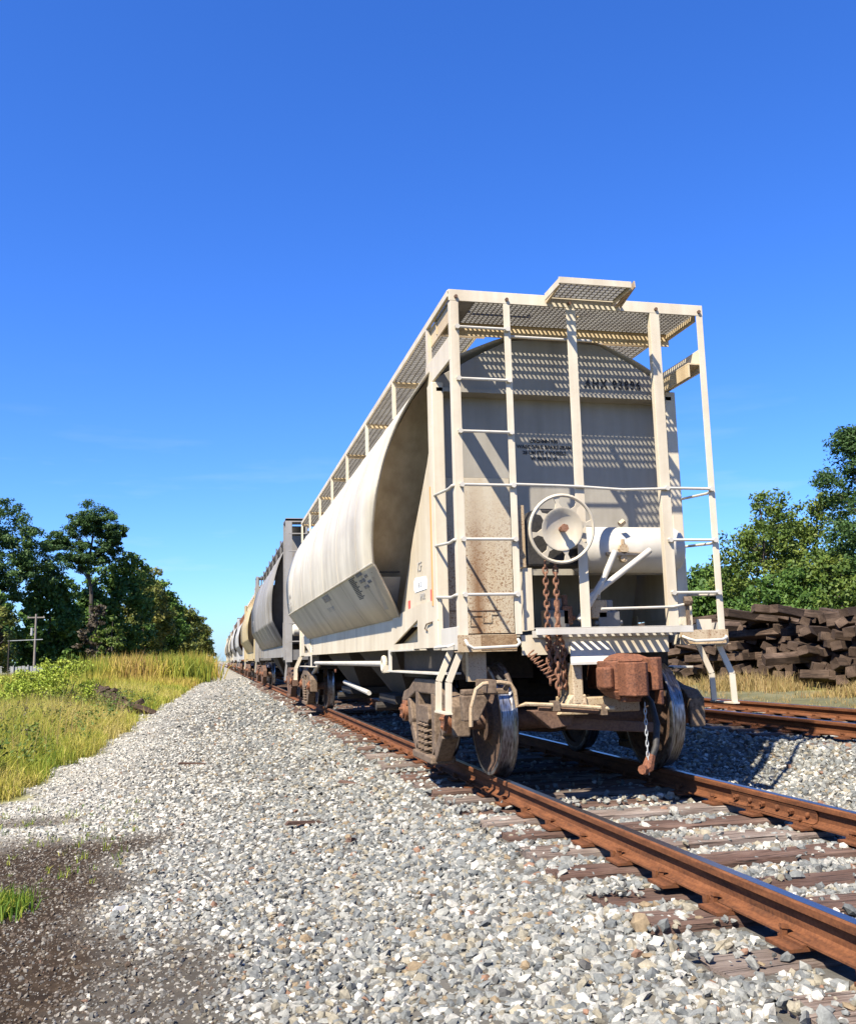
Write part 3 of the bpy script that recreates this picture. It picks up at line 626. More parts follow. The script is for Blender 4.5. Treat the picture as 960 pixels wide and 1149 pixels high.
    for xk in (-1.12, -.67, .72, 1.14, -.1):
        MB().tube([(xk, -.012, 4.02), (xk, -.03, 4.02)], .016, 6).build('bolt', 'bogierust', ew)
    # little step board hung out over the middle of the end
    b = MB(); grating(b, -.30, .30, -.355, -.03, 4.085, .05, .05, .012, .022); st = b.build('brake_step', 'grate', c, recalc=False)
    b = MB(); b.box(-.325, .325, -.372, -.357, 4.05, 4.105); b.box(-.325, -.31, -.357, -.02, 4.035, 4.095); b.box(.31, .325, -.357, -.02, 4.035, 4.095); b.build('step_frame', 'cream', st, bevel=.002)
    b = MB(); b.bar((.335, -.33, 4.05), (.345, -.02, 4.02), .03, .012); b.bar((.36, -.36, 4.09), (.37, -.03, 4.03), .012, .06); b.build('bent_bracket', 'rustwall', st)
    b = MB(); b.bar((-.31, -.03, 4.02), (-.31, -.34, 4.055), .02, .03); b.bar((.0, -.03, 3.9), (-.02, .22, 4.0), .05, .01); b.build('step_bracket', 'slope', st)
    # ---- ladders and posts of the end
    def angle(x0, x1, z0, z1, name, mat, d=.06, y0=-.012, t=.010, side=-1):
        b = MB(); b.box(x0, x1, y0, y0+t, z0, z1)
        xs = (x0, x0+t) if side < 0 else (x1-t, x1)
        b.box(xs[0], xs[1], y0+t, y0+d, z0, z1); return b.build(name, mat, c, bevel=.002)
    angle(-1.172, -1.098, 1.04, 3.984, 'ladder_stile', 'cream', .075)
    angle(-.70, -.643, 1.17, 3.984, 'ladder_stile', 'cream', .05, side=1)
    angle(.662, .752, 1.19, 3.984, 'ladder_stile', 'cream', .06)
    angle(1.118, 1.178, 1.04, 3.984, 'ladder_stile', 'cream', .06, side=1)
    angle(-.128, -.044, 1.2, 3.984, 'centre_post', 'cream', .05, side=1)
    def rung(x0, x1, z, y=-.03, r=.0125):
        b = MB(); b.tube([(x0, y, z), (x1, y, z)], r, 8)
        for x in (x0+.012, x1-.012): b.tube([(x, y+.022, z), (x, y-.016, z)], .022, 6)
        return b.build('rung', 'white', c, True)
    for k in range(6): rung(-1.13, -.665, 1.494+.451*k)
    for k in range(3): rung(.70, 1.145, 1.494+.451*k)
    for s in (-1, 1):
        for k in range(3):
            z = 1.494+.451*k; MB().tube([(s*1.165, .0, z), (s*1.185, .03, z+.0), (s*1.19, .14, z-.01), (s*1.195, .60, z+.02), (s*1.19, .64, z+.02)], .0125, 8).build('rung', 'white', c, True)
    MB().tube([(-.67, -.03, 2.405), (-.3, -.03, 2.40), (-.09, -.03, 2.395), (.3, -.03, 2.375), (.70, -.03, 2.39)], .012, 8).build('grab_iron', 'white', c, True)
    MB().tube([(-.66, .05, 3.715), (.12, .05, 3.715)], .012, 8).build('grab_iron', 'white', c, True)
    MB().tube([(.05, -.02, 1.365), (.70, -.02, 1.375), (.84, -.02, 1.40)], .011, 8).build('release_rod', 'white', c, True)
    b = MB(); b.cyl((.80, -.03, 1.42), (.86, -.05, 1.42), .04, 8); b.box(.82, .845, -.035, -.01, 1.19, 1.42); b.cyl((.84, -.055, 1.42), (.84, -.08, 1.42), .02, 6); b.build('release_handle', 'tan', c)
    b = MB(); b.box(1.02, 1.16, .02, .63, 3.535, 3.55); b.box(1.02, 1.035, .02, .63, 3.42, 3.535); b.build('side_bracket', 'slope', c, bevel=.002)
    # ---- hand brake
    wc = Vector((-.312, -.14, 2.018)); b = MB()
    b.torus((0, 0, 0), .276, .0145, 40, 8); b.lathe([(.18, -.012), (.165, .0), (.13, .022), (.05, .034), (.0001, .036)], (0, 0, 0), 28, 'y'); b.lathe([(.0001, .022), (.05, .020), (.13, .008), (.165, -.012), (.18, -.012)], (0, 0, 0), 28, 'y')
    for k in range(8):
        a = 2*math.pi*k/8+.2; da = .16; ca, sa = math.cos(a), math.sin(a)
        def P(r, off, y): return (r*ca-off*sa, y, r*sa+off*ca)
        b.hull([P(.165, -.036, -.008), P(.165, .036, -.008), P(.165, .036, .004), P(.165, -.036, .004)], [P(.215, -.012, -.006), P(.215, .012, -.006), P(.215, .012, .006), P(.215, -.012, .006)])
        b.hull([P(.215, -.012, -.006), P(.215, .012, -.006), P(.215, .012, .006), P(.215, -.012, .006)], [P(.27, -.03, -.006), P(.27, .03, -.006), P(.27, .03, .006), P(.27, -.03, .006)])
    b.v = [tuple(Matrix.Rotation(R(9), 3, 'X') @ Vector(p)+wc) for p in b.v]
    bw = b.build('brake_wheel', 'cream', c, True)
    b = MB(); b.cyl(wc+Vector((0, -.06, 0)), wc+Vector((0, .2, 0)), .022, 10); b.cyl(wc+Vector((0, -.075, 0)), wc+Vector((0, -.04, 0)), .034, 6); b.build('wheel_nut', 'chain', bw)
    b = MB(); b.prism([(-.56, 1.73), (-.02, 1.73), (-.02, 2.02), (-.12, 2.22), (-.46, 2.22), (-.56, 2.1)], 'y', .06, .32); b.build('brake_housing', 'black', c, bevel=.02)
    b = MB(); b.box(-.638, -.575, .03, .05, 1.72, 2.24); b.box(-.638, -.56, .05, .20, 1.72, 1.74); b.build('housing_bracket', 'rustwall', c)
    b = MB(); b.box(-.60, -.52, .05, .07, 1.2, 1.715); b.box(-.535, -.52, .07, .50, 1.2, 1.715); b.build('stiffener', 'cream', c)
    for (x, z0, r_) in ((-.44, 1.12, .0085), (-.352, 1.16, .0095)):
        chain_mb(x, -.055, z0, 1.76, .062, r_, .019).build('brake_chain', 'chain', c, True)
    b = MB(); b.tube([(-.352, -.055, 1.44), (-.352, -.055, 1.38), (-.345, -.055, 1.16)], [.024, .019, .018], 8); b.build('chain_rod', 'chain', c, True)
    for k, (x, y, z0, z1) in enumerate(((-.44, -.06, .82, 1.14), (-.385, -.10, .70, 1.15), (-.335, -.07, .80, 1.17), (-.30, -.03, .74, 1.10), (-.41, -.02, .86, 1.12))):
        chain_mb(x, y, z0, z1, .07, .0105, .022).build('brake_chain', 'chain', c, True)
    # ---- air reservoir with its valve and pipes
    b = MB(); b.lathe([(.001, -.02), (.12, -.012), (.18, .03), (.208, .08), (.21, .98), (.18, 1.03), (.001, 1.06)], (.02, .52, 1.92), 28); rs = b.build('air_reservoir', 'white', c, True)
    b = MB(); b.box(.26, .60, .27, .31, 1.845, 1.875); b.cyl((.42, .29, 1.80), (.42, .29, 1.99), .016, 8); b.cyl((.42, .27, 1.905), (.42, .31, 1.905), .045, 8); b.cyl((.42, .28, 1.82), (.42, .32, 1.82), .035, 6); b.cyl((.40, .29, 2.12), (.44, .29, 2.15), .03, 6); b.build('valve', 'rustwall', rs)
    for p, q in (((.31, .22, 1.875), (.11, .2, 1.50)), ((.64, .22, 1.885), (.02, .2, 1.46))):
        MB().cyl(p, q, .027, 10).build('brace_pipe', 'white', c, True)
    b = MB(); b.cyl((-.06, .2, 1.28), (.16, .2, 1.60), .03, 8); b.build('brace_pipe', 'white', c, True)
    for x, w_, mat, z0 in ((-.21, .10, 'darkgrey', 1.22), (-.12, .045, 'chain', 1.25), (.17, .075, 'rustwall', 1.30), (.26, .10, 'darkgrey', 1.2)):
        b = MB(); b.box(x-w_, x+w_, .30, .46, z0, z0+.16); b.cyl((x, .38, z0+.16), (x, .38, z0+.26), w_*.7, 8); b.cyl((x-w_-.03, .33, z0+.06), (x+w_+.03, .33, z0+.06), .025, 8); b.build('brake_valve', mat, c, bevel=.012)
    b = MB(); b.lathe([(.001, .2), (.17, .22), (.17, .42), (.001, .44)], (.35, .42, 1.27), 20, 'y'); b.build('brake_cylinder', 'greypaint', c, True)
    # ---- lower end platform
    b = MB()
    for k in range(17): x = -.52+1.2*k/16; b.box(x, x+.03, -.21, .02, 1.165, 1.195)
    b.box(-.55, .73, .0, .02, 1.14, 1.195); b.build('foot_grating', 'white', c)
    b = MB(); b.box(-.60, .76, -.235, -.212, 1.155, 1.205); b.box(-.60, .76, -.235, -.17, 1.206, 1.212); b.build('platform_edge', 'white', c, bevel=.003)
    MB().box(-.64, .66, .022, .04, 1.0, 1.16).build('end_sill', 'cream', c)
    MB().box(-.95, .95, .05, .8, 1.15, 1.165).build('platform_floor', 'wall', c)
    b = MB(); b.box(-1.19, -.70, -.03, -.014, 1.035, 1.172); b.box(-1.19, -.70, -.014, .10, 1.035, 1.045); pl = b.build('corner_plate', 'rustwall', c, bevel=.002); MB().box(-1.0, -.70, -.034, -.031, 1.05, 1.168).build('rust_patch', 'rustplate', pl)
    b = MB(); b.box(.752, 1.195, -.03, -.014, 1.06, 1.178); b.box(.752, 1.195, -.06, -.014, 1.05, 1.06); b.build('corner_plate', 'rustwall', c, bevel=.002)
    for s in (-1, 1):
        b = MB(); b.box(min(s*1.166, s*1.186), max(s*1.166, s*1.186), 0, .55, 1.055, 1.24); b.build('corner_side_plate', 'white', c, bevel=.003)
        if s < 0: MB().box(-1.075, -.925, .10, .18, .80, 1.05).build('sill_stub', 'rustwall', c)
        MB().tube([(s*1.19, .1, 1.10), (s*1.24, .1, 1.085), (s*1.245, .55, 1.08), (s*1.19, .55, 1.095)], .011, 8).build('grab_iron', 'white', c, True)
    MB().tube([(-1.13, -.03, 1.13), (-1.12, -.075, 1.09), (-1.08, -.085, 1.065), (-.72, -.085, 1.075), (-.69, -.08, 1.10), (-.69, -.03, 1.13)], .0125, 8).build('grab_iron', 'white', c, True)
    MB().tube([(.765, -.03, 1.125), (.80, -.08, 1.10), (.85, -.09, 1.085), (1.10, -.09, 1.09), (1.16, -.06, 1.11), (1.17, -.03, 1.12)], .0125, 8).build('grab_iron', 'white', c, True)
    b = MB(); b.box(.80, .87, .0, .02, 1.18, 1.26); b.build('platform_upright', 'cream', c); MB().box(.95, 1.09, .05, .07, 1.18, 1.27).build('platform_upright', 'cream', c)
    # stirrup steps at both corners
    for s in (-1, 1):
        for m in (0, 1):
            Y = (lambda y: LEN-y) if m else (lambda y: y)
            b = MB()
            for yk in (.06, .40): b.strip([(s*1.14, Y(yk), 1.06), (s*1.255, Y(yk), .80), (s*1.262, Y(yk), .555)], .052, .014, (0, 1, 0))
            b.box(min(s*1.235, s*1.29), max(s*1.235, s*1.29), min(Y(.03), Y(.43)), max(Y(.03), Y(.43)), .548, .562); b.build('sill_step', 'cream', c)
    # ---- coupler and draft gear
    b = MB(); b.prism([(-.21, -.40), (-.20, -.20), (-.10, -.08), (-.09, .25), (.09, .25), (.12, -.08), (.26, -.22), (.29, -.42), (.25, -.56), (.19, -.57), (.16, -.46), (.02, -.42), (-.12, -.46)], 'z', .66, .93)
    b.hull([(-.17, -.42, .93), (.25, -.48, .93), (.2, -.12, .93), (-.12, -.12, .93)], [(-.06, -.36, 1.0), (.16, -.36, .985), (.12, -.15, .98), (-.04, -.15, .98)])
    b.hull([(-.13, -.44, .57), (.10, -.44, .57), (.10, -.2, .60), (-.13, -.2, .60)], [(-.17, -.46, .66), (.17, -.46, .66), (.17, -.15, .66), (-.17, -.15, .66)])
    cp = b.build('coupler', 'coupler', c, bevel=.014); cp.scale = (.84, 1, .85); cp.location = (.075, 0, .15)
    b = MB(); b.prism([(-.135, -.46), (-.125, -.60), (-.06, -.645), (.05, -.645), (.09, -.61), (.085, -.52), (.03, -.45)], 'z', .615, .915); b.box(-.10, .06, -.52, -.40, .56, .615); b.box(-.115, .07, -.56, -.42, .915, .935); b.build('knuckle', 'coupler', cp, bevel=.012)
    b = MB(); b.prism([(.125, -.45), (.14, -.57), (.19, -.60), (.255, -.57), (.29, -.45)], 'z', .66, .955); b.prism([(.20, -.61), (.25, -.58), (.29, -.45), (.23, -.45)], 'z', .53, .66); b.build('guard_arm', 'coupler', cp, bevel=.012)
    b = MB(); b.prism([(-.27, -.30), (-.26, -.44), (-.20, -.47), (-.15, -.44), (-.15, -.28)], 'z', .68, .875); b.build('lock_lug', 'coupler', cp, bevel=.02)
    b = MB(); b.hull([(-.31, -.20, .93), (.13, -.20, .93), (.13, -.19, .93), (-.31, -.19, .93)], [(-.22, .02, 1.10), (.10, .02, 1.10), (.10, .03, 1.10), (-.22, .03, 1.10)]); b.box(-.31, .13, -.205, -.19, .915, .935); b.build('striker_apron', 'white', c)
    b = MB(); b.box(-.28, -.19, -.14, .22, .60, .93); b.box(.19, .28, -.14, .22, .60, .93); b.box(-.30, .30, -.12, .22, .53, .655); b.hull([(-.40, -.10, .52), (-.16, -.16, .52), (-.16, .1, .52), (-.4, .1, .52)], [(-.28, -.14, .68), (-.17, -.14, .68), (-.17, .1, .68), (-.28, .1, .68)]); b.build('striker', 'rustwall', c, bevel=.012)
    MB().tube([(-1.165, -.25, .47), (-1.16, -.25, .61), (-1.115, -.25, .75), (-1.06, -.25, .79), (-.93, -.25, .80), (-.84, -.25, .785), (-.805, -.25, .73), (-.79, -.25, .61), (-.72, -.25, .625), (-.35, -.25, .60), (-.10, -.25, .575), (-.0, -.3, .57)], .0165, 8).build('uncoupling_lever', 'rustwall', c, True)
    MB().tube([(-.60, -.20, .585), (-.02, -.20, .535)], .018, 8).build('uncoupling_lever', 'bogierust', c, True)
    b = MB(); b.box(-.50, -.45, -.28, -.18, .565, .64); b.box(-.10, -.055, -.28, -.18, .52, .60); b.box(-1.02, -.96, -.27, .1, .72, .82); b.tube([(-.86, -.22, .86), (-.84, -.24, .80), (-.87, -.2, .74)], .02, 6); b.build('lever_bracket', 'tan', c)
    b = MB(); b.box(-1.18, -.80, -.10, .0, .70, .745); b.hull([(-1.18, -.10, .50), (-1.06, -.10, .50), (-1.06, 0, .50), (-1.18, 0, .5)], [(-1.19, -.1, .70), (-.95, -.1, .70), (-.95, 0, .7), (-1.19, 0, .7)]); b.build('frame_bracket', 'tan', c, bevel=.01)
    b = MB(); b.prism([(-.62, .56), (-.28, .56), (-.24, .50), (-.28, .43), (-.44, .41)], 'y', -.05, .06); b.prism([(-.3, .50), (.5, .42), (.5, .34), (-.3, .40)], 'y', 0, .05); b.build('pulling_face', 'bogierust', c, bevel=.008)
    hs_ = [(.32, -.10, .70), (.33, -.26, .60), (.31, -.38, .44), (.25, -.46, .28), (.19, -.48, .18)]
    MB().tube(hs_, .026, 10).build('air_hose', 'black', c, True)
    b = MB(); b.tube([(.20, -.475, .22), (.16, -.49, .13), (.11, -.50, .10)], [.034, .048, .03], 8); b.cyl((.09, -.53, .12), (.17, -.47, .12), .035, 8); b.build('hose_coupling', 'coupler', c, True)
    chain_mb(.16, -.50, .12, .62, .055, .0042, .010).build('hose_chain', 'chainlink', c, True)
    N_ = 8*10; MB().tube([(-.60+.20*i/N_+.03*math.cos(2*math.pi*i/10), -.06+.03*math.sin(2*math.pi*i/10), 1.02-.22*i/N_+.03*math.cos(2*math.pi*i/10)*.6) for i in range(N_+1)], .007, 5).build('coil_spring', 'chain', c, True)
    # ---- pipes along the sill
    MB().cyl((-1.13, 3.5, .935), (-1.12, 11.4, .93), .034, 10).build('rotary_shaft', 'white', c, True)
    b = MB(); b.torus((-1.17, 3.44, .93), .075, .03, 20, 8, 'x'); b.box(-1.19, -1.15, 3.2, 3.42, .84, .92); b.build('shaft_bracket', 'cream', c)
    MB().cyl((-1.05, 11.4, .93), (-1.05, 12.6, .70), .04, 8).build('shaft_crank', 'white', c, True)
    MB().cyl((-.95, 5.9, .52), (-.95, 8.4, .62), .035, 8).build('gate_pipe', 'white', c, True)
    # ---- lettering
    text('reporting_mark', 'AHX 93896', .118, 'ink', c, on_end(.575, .646, 3.475) @ Matrix.Diagonal((.78, 1, 1, 1)), space=1.32, offset=.004)
    for k, ln in enumerate(('DSCNMH 950', 'WABCOPAC BRAKE BEAM', '28 UM STS 4 WHEELS', 'W 9018 D. O.')):
        text('stencil_line', ln, .046, 'ink', c, on_end(-.085, .796, 2.965-.056*k), offset=.001)
    text('stencil_line', 'ICF', .13, 'inkfade', c, on_side(-1.169, 1.43, 1.82)); text('stencil_line', '18 27', .075, 'inkgrey', c, on_side(-1.172, 1.42, 1.665))
    text('stencil_line', '2P002', .085, 'inkfade', c, on_side(-1.169, 1.33, 1.545))
    MB().prism([(1.16, 1.63), (1.65, 1.63), (1.69, 1.66), (1.69, 1.74), (1.64, 1.77), (1.19, 1.75), (1.15, 1.71)], 'x', -1.170, -1.164).build('white_label', 'decalwhite', c)
    MB().box(-1.170, -1.164, 1.90, 2.0, 1.47, 1.57).build('red_label', 'red', c); MB().box(-1.170, -1.164, 0.90, .99, 1.50, 1.61).build('red_label', 'red', c)
    MB().tube([(-1.19, .62, 1.32), (-1.20, 1.05, 1.30), (-1.20, 1.12, 1.26), (-1.195, 1.05, 1.24)], .007, 6).build('door_pin', 'tan', c, True)
    # markings on the lower side sheet (its plane runs from the knee inwards)
    dn = Vector((-.53, 0, -.36)).normalized(); ux = Vector((0, -1, 0)); 
    uz = Vector((-.36, 0, .53)).normalized()
    def lower(t, y, off=.006): p = Vector((-1.54, y, 1.95))-uz*t+dn*off; return p
    def lowM(t, y): p = lower(t, y); return Matrix(((ux.x, uz.x, dn.x, p.x), (ux.y, uz.y, dn.y, p.y), (ux.z, uz.z, dn.z, p.z), (0, 0, 0, 1)))
    b = MB()
    for k in range(14):
        a, d = lower(.03+k*.020, 3.74+.008*k), lower(.03+k*.020, 3.30+.008*k+(.12 if k % 3 else 0)); b.bar(a, d, .014, .004, dn)
    b.build('barcode_label', 'blueinfo', c)
    for (t, y, s, tx) in ((.05, 2.95, .06, 'LD LMT 168500'), (.13, 2.97, .06, 'LT WT  51500'), (.21, 2.95, .055, 'CAPY 154000'), (.10, 2.62, .05, 'BLT 9 77'), (.17, 2.62, .05, 'NEW 4 80')):
        text('stencil_line', tx, s, 'inkgrey', c, lowM(t, y))
    for (t, y, s, tx) in ((.14, 6.3, .15, 'LIMESTONE'), (.32, 6.5, .14, 'SAND ONLY')): text('stencil_line', tx, s, 'inkfade', c, lowM(t, y))
    text('reporting_mark', 'AHX', .26, 'inkfade', c, on_side(-1.572, 12.1, 2.24)); text('reporting_mark', '93896', .22, 'inkfade', c, on_side(-1.567, 12.1, 2.02))
    for k in range(5): MB().box(-1.170, -1.165, LEN-3.25, LEN-3.15, 1.16+.05*k, 1.185+.05*k).build('sill_mark', 'inkgrey', c)
    bg1 = make_bogie(c); bg1.location = (0, 1.44, 0)
    bg2 = copy_tree(bg1, c); bg2.location = (0, LEN-1.44, 0)
    return c
near_car()

# ------------------------------------------------------------------ the cars behind
def far_car(y0, L_, paintm, darkm, label, sz=1.0, w=1.36, zt=4.55, wide=1.0, proto={}):
    c = tag(empty('hopper_car', (0, y0, 0)), label, 'railway car', 'hopper cars coupled in the train')
    pr = [(x, z, e*1.05) for x, z, e in SHELL]
    b, full = shell_mb(pr, L_, [0, .33, .66, 1], wide, sz, 1.42-1.42*sz); sh = b.build('body_shell', paintm, c, True, solid=.014)
    for k in range(1, 7): MB().tube([(x*wide*1.0008, L_*(.14+.12*k), z*sz+1.42-1.42*sz) for x, z, e in full[:len(full)//2+1]], .006, 5).build('weld_seam', paintm, sh)
    zr = 3.72*sz+1.42-1.42*sz
    for m in (0, 1):
        Y = (lambda y: L_-y) if m else (lambda y: y)
        b = MB()
        for z in (3.6, 3.3, 2.9, 2.5, 1.97, 1.7, 1.44):
            xw = (-np.interp(z, [p[1] for p in pr], [p[0] for p in pr])-.04)*wide; yy = float(np.interp(z, [1.25, 1.86, 2.72, 3.72], [3.05, 2.6, 2.0, 1.1])); b.v += [(-xw, Y(yy), z*sz+1.42-1.42*sz), (xw, Y(yy), z*sz+1.42-1.42*sz)]
        for i in range(6): b.f.append((2*i, 2*i+1, 2*i+3, 2*i+2))
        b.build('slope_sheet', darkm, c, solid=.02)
        MB().box(-1.2, 1.2, min(Y(.7), Y(.82)), max(Y(.7), Y(.82)), 1.9, zr).build('end_wall', paintm, c)
        MB().box(-w, w, min(Y(0), Y(.7)), max(Y(0), Y(.7)), zt-.07, zt-.02).build('end_walkway', darkm, c)
        MB().box(-w, w, min(Y(0), Y(.06)), max(Y(0), Y(.06)), zt-.1, zt).build('front_channel', paintm, c)
        MB().box(-w, w, min(Y(0), Y(.06)), max(Y(0), Y(.06)), 1.0, 1.25).build('end_sill', darkm, c)
        for s in (-1, 1):
            MB().box(min(s*w, s*(w-.16)), max(s*w, s*(w-.16)), min(Y(-.02), Y(.10)), max(Y(-.02), Y(.10)), .95, zt-.1).build('ladder_stile', paintm, c)
            MB().box(min(s*(w-.5), s*(w-.56)), max(s*(w-.5), s*(w-.56)), min(Y(0), Y(.06)), max(Y(0), Y(.06)), 1.25, zt-.1).build('ladder_stile', paintm, c)
            MB().box(min(s*w, s*(w-.1)), max(s*w, s*(w-.1)), min(Y(.7), Y(.8)), max(Y(.7), Y(.8)), 1.0, zt).build('corner_post', paintm, c)
            for k in range(7): MB().cyl((s*(w-.08), Y(-.01), 1.45+.45*k), (s*(w-.53), Y(-.01), 1.45+.45*k), .016, 6).build('rung', paintm, c)
            MB().box(min(s*1.2, s*1.28), max(s*1.2, s*1.28), min(Y(2.0), Y(2.12)), max(Y(2.0), Y(2.12)), 1.1, 2.0).build('gusset_post', paintm, c)
            MB().prism([(Y(.8), 1.1), (Y(.8), 1.85), (Y(2.0), 1.75), (Y(2.9), 1.42), (Y(2.9), 1.1)], 'x', s*1.17, s*1.19).build('side_gusset', paintm, c)
            b = MB(); b.strip([(s*(w-.05), Y(.08), 1.0), (s*(w), Y(.08), .5)], .02, .06, (0, 1, 0)); b.strip([(s*(w-.05), Y(.42), 1.0), (s*(w), Y(.42), .5)], .02, .06, (0, 1, 0)); b.build('sill_step', paintm, c)
    for s in (-1, 1):
        MB().box(min(s*1.14, s*1.17), max(s*1.14, s*1.17), .8, L_-.8, 1.08, 1.44).build('side_sill', paintm, c)
        b = MB(); b.box(min(s*.7, s*1.16), max(s*.7, s*1.16), .7, L_-.7, zt-.14, zt-.11); b.build('roof_walkway', darkm, c)
        for k in range(9): yk = .9+(L_-1.8)*k/8; MB().box(min(s*1.12, s*1.17), max(s*1.12, s*1.17), yk-.03, yk+.03, zr-.1, zt+.02).build('walkway_post', darkm, c)
    for k in range(4): MB().box(-.32, .32, L_*(.16+.2*k), L_*(.16+.2*k)+1.0, zr+.1, zr+.34).build('roof_hatch', paintm, c)
    b = MB()
    for ym in (L_*.37, L_*.63): b.hull([(-.6, ym-.5, .45), (.6, ym-.5, .45), (.6, ym+.5, .45), (-.6, ym+.5, .45)], [(-1.12, ym-1.9, 1.42), (1.12, ym-1.9, 1.42), (1.12, ym+1.9, 1.42), (-1.12, ym+1.9, 1.42)])
    b.build('hopper_bay', 'under', c)
    MB().box(-.2, .2, -.3, L_+.3, .74, 1.0).build('centre_sill', 'under', c)
    b = MB(); b.box(-.2, .2, -.62, -.25, .66, .98); b.build('coupler', 'coupler', c, bevel=.04)
    b = MB(); b.box(-.2, .2, L_+.25, L_+.62, .66, .98); b.build('coupler', 'coupler', c, bevel=.04)
    if 'b' not in proto: proto['b'] = make_bogie(c, 'bogierust', False); b1 = proto['b']
    else: b1 = copy_tree(proto['b'], c)
    b1.location = (0, 1.6, 0); b2 = copy_tree(proto['b'], c); b2.location = (0, L_-1.6, 0)
    return c
g2 = far_car(16.15, 17.6, 'greypaint', 'darkgrey', 'grey hopper car with dark end recess coupled behind the cream one', 1.2, 1.36, 4.55, 1.02)
b = MB(); b.lathe([(.001, 0), (.12, .01), (.15, .04), (.15, .5), (.001, .52)], (-1.15, .6, 1.75), 16); b.build('air_reservoir', 'white', g2, True)
b = MB(); b.lathe([(.001, 0), (.1, .01), (.12, .04), (.12, .4), (.001, .42)], (-1.1, .55, 2.08), 16); b.build('air_reservoir', 'white', g2, True)
text('reporting_mark', '2240', .3, 'inkgrey', g2, on_side(-1.612, 13.5, 2.3))
y = 16.15+17.6+1.45
for L_, pm, dm, lab, sz, w, zt, wd in ((15.6, 'yellowed', 'slope', 'yellow stained cream hopper car, third in the train', 1.08, 1.3, 4.3, 1.0),
                                   (15.0, 'palecar', 'orangerust', 'pale blue-grey hopper car with rusty end, fourth in the train', 1.0, 1.2, 4.1, 1.0),
                                   (16.2, 'palecar', 'bogierust', 'whitish hopper car with brown end wall, fifth in the train', 1.12, 1.3, 4.4, 1.0),
                                   (15.4, 'shell', 'bogierust', 'white hopper car, sixth in the train', 1.05, 1.25, 4.25, 1.0),
                                   (15.8, 'greypaint', 'darkgrey', 'light grey hopper car, seventh in the train', 1.1, 1.3, 4.3, 1.0),
                                   (15.2, 'cream', 'slope', 'cream hopper car at the far end of the train, the smallest in view', 1.1, 1.3, 4.3, 1.0)):
    far_car(y, L_, pm, dm, lab, sz, w, zt, wd); y += L_+1.4

# ------------------------------------------------------------------ old ties
OLD = [tie_mesh('old_tie', l, .24, .19, 40+i, 'tieold', 5) for i, l in enumerate((2.4, 2.1, 1.6, 1.2, 2.45, .9))]
STUB = [tie_mesh('old_tie', l, .17, .13, 60+i, 'tieold', 4) for i, l in enumerate((.3, .45, .7, .55))]
def put_tie(x, y, z, rz, label, group, tilt=0, k=None, kinds=OLD):
    o = bpy.data.objects.new('old_tie', kinds[random.randrange(6) if k is None else k]); COL.objects.link(o)
    o.location = (x, y, z); o.rotation_euler = (random.gauss(0, .35), tilt, rz); tag(o, label, 'railroad tie', group); return o
def tie_pile():
    rr = random.Random(5); V = []; F = []
    def rest(x, y, z, rz, tilt, k):
        me = OLD[k]; mx = Matrix.Translation((x, y, z)) @ Matrix.Rotation(rz, 4, 'Z') @ Matrix.Rotation(tilt, 4, 'Y'); o = len(V)
        for v in me.vertices: V.append(tuple(mx @ v.co))
        for p in me.polygons: F.append(tuple(i+o for i in p.vertices))
    n = 0
    for lay in range(9):
        yy = 6.6+rr.uniform(0, .2)
        while yy < 34:
            top = 6.9+.8*math.sin(yy*.55)+.6*math.sin(yy*1.3+1)+.5*(yy < 11)
            if lay < top:
                front = 9.65+.10*lay+rr.uniform(-.38, .30)
                cross = rr.random() < .10; k = rr.randrange(6); L2 = OLD[k].vertices[0].co.x
                rz = rr.gauss(.82, .42)+(1.3 if cross else 0); tl = rr.gauss(0, .15)
                x = front+(.95 if not cross else .45); z = .30+.197*lay+rr.uniform(-.03, .03)
                if n < 285 and 8.6 < yy < 20.5:
                    put_tie(x, yy, z, rz, 'old dark wooden railroad tie in the long pile beyond the second track', 'old ties heaped in the long pile', tl, k); n += 1
                else: rest(x, yy, z, rz, tl, k)
                if rr.random() < .8: rest(front+2.9, yy, z, rz, tl, rr.randrange(5))
            yy += .27+rr.uniform(0, .10)
    for _ in range(14):
        put_tie(10.4+rr.uniform(0, 1.2), rr.uniform(9, 20), 1.80+rr.uniform(-.1, .16), rr.uniform(-1.2, 1.2), 'old dark wooden railroad tie in the long pile beyond the second track', 'old ties heaped in the long pile', rr.uniform(-.15, .15))
    me = bpy.data.meshes.new('tie_heap'); me.from_pydata(V, [], F); me.materials.append(M['tieold']); o = bpy.data.objects.new('tie_heap', me); COL.objects.link(o)
    tag(o, 'rest of the long heap of old railroad ties', 'tie heap', kind='stuff')
    for i in range(96):
        t = i/95; x = -5.3-3.3*t+rr.uniform(-.35, .35); y = 20+19*t+rr.uniform(-.8, .8)
        put_tie(x, y, float(gz(x, y))+.12+rr.uniform(0, .50)*min(1, .4+t), rr.uniform(-1.5, 1.5), 'dark broken tie in the low heap along the grass edge', 'broken ties heaped by the grass', rr.uniform(-.5, .5), rr.randrange(4), STUB)
tie_pile()
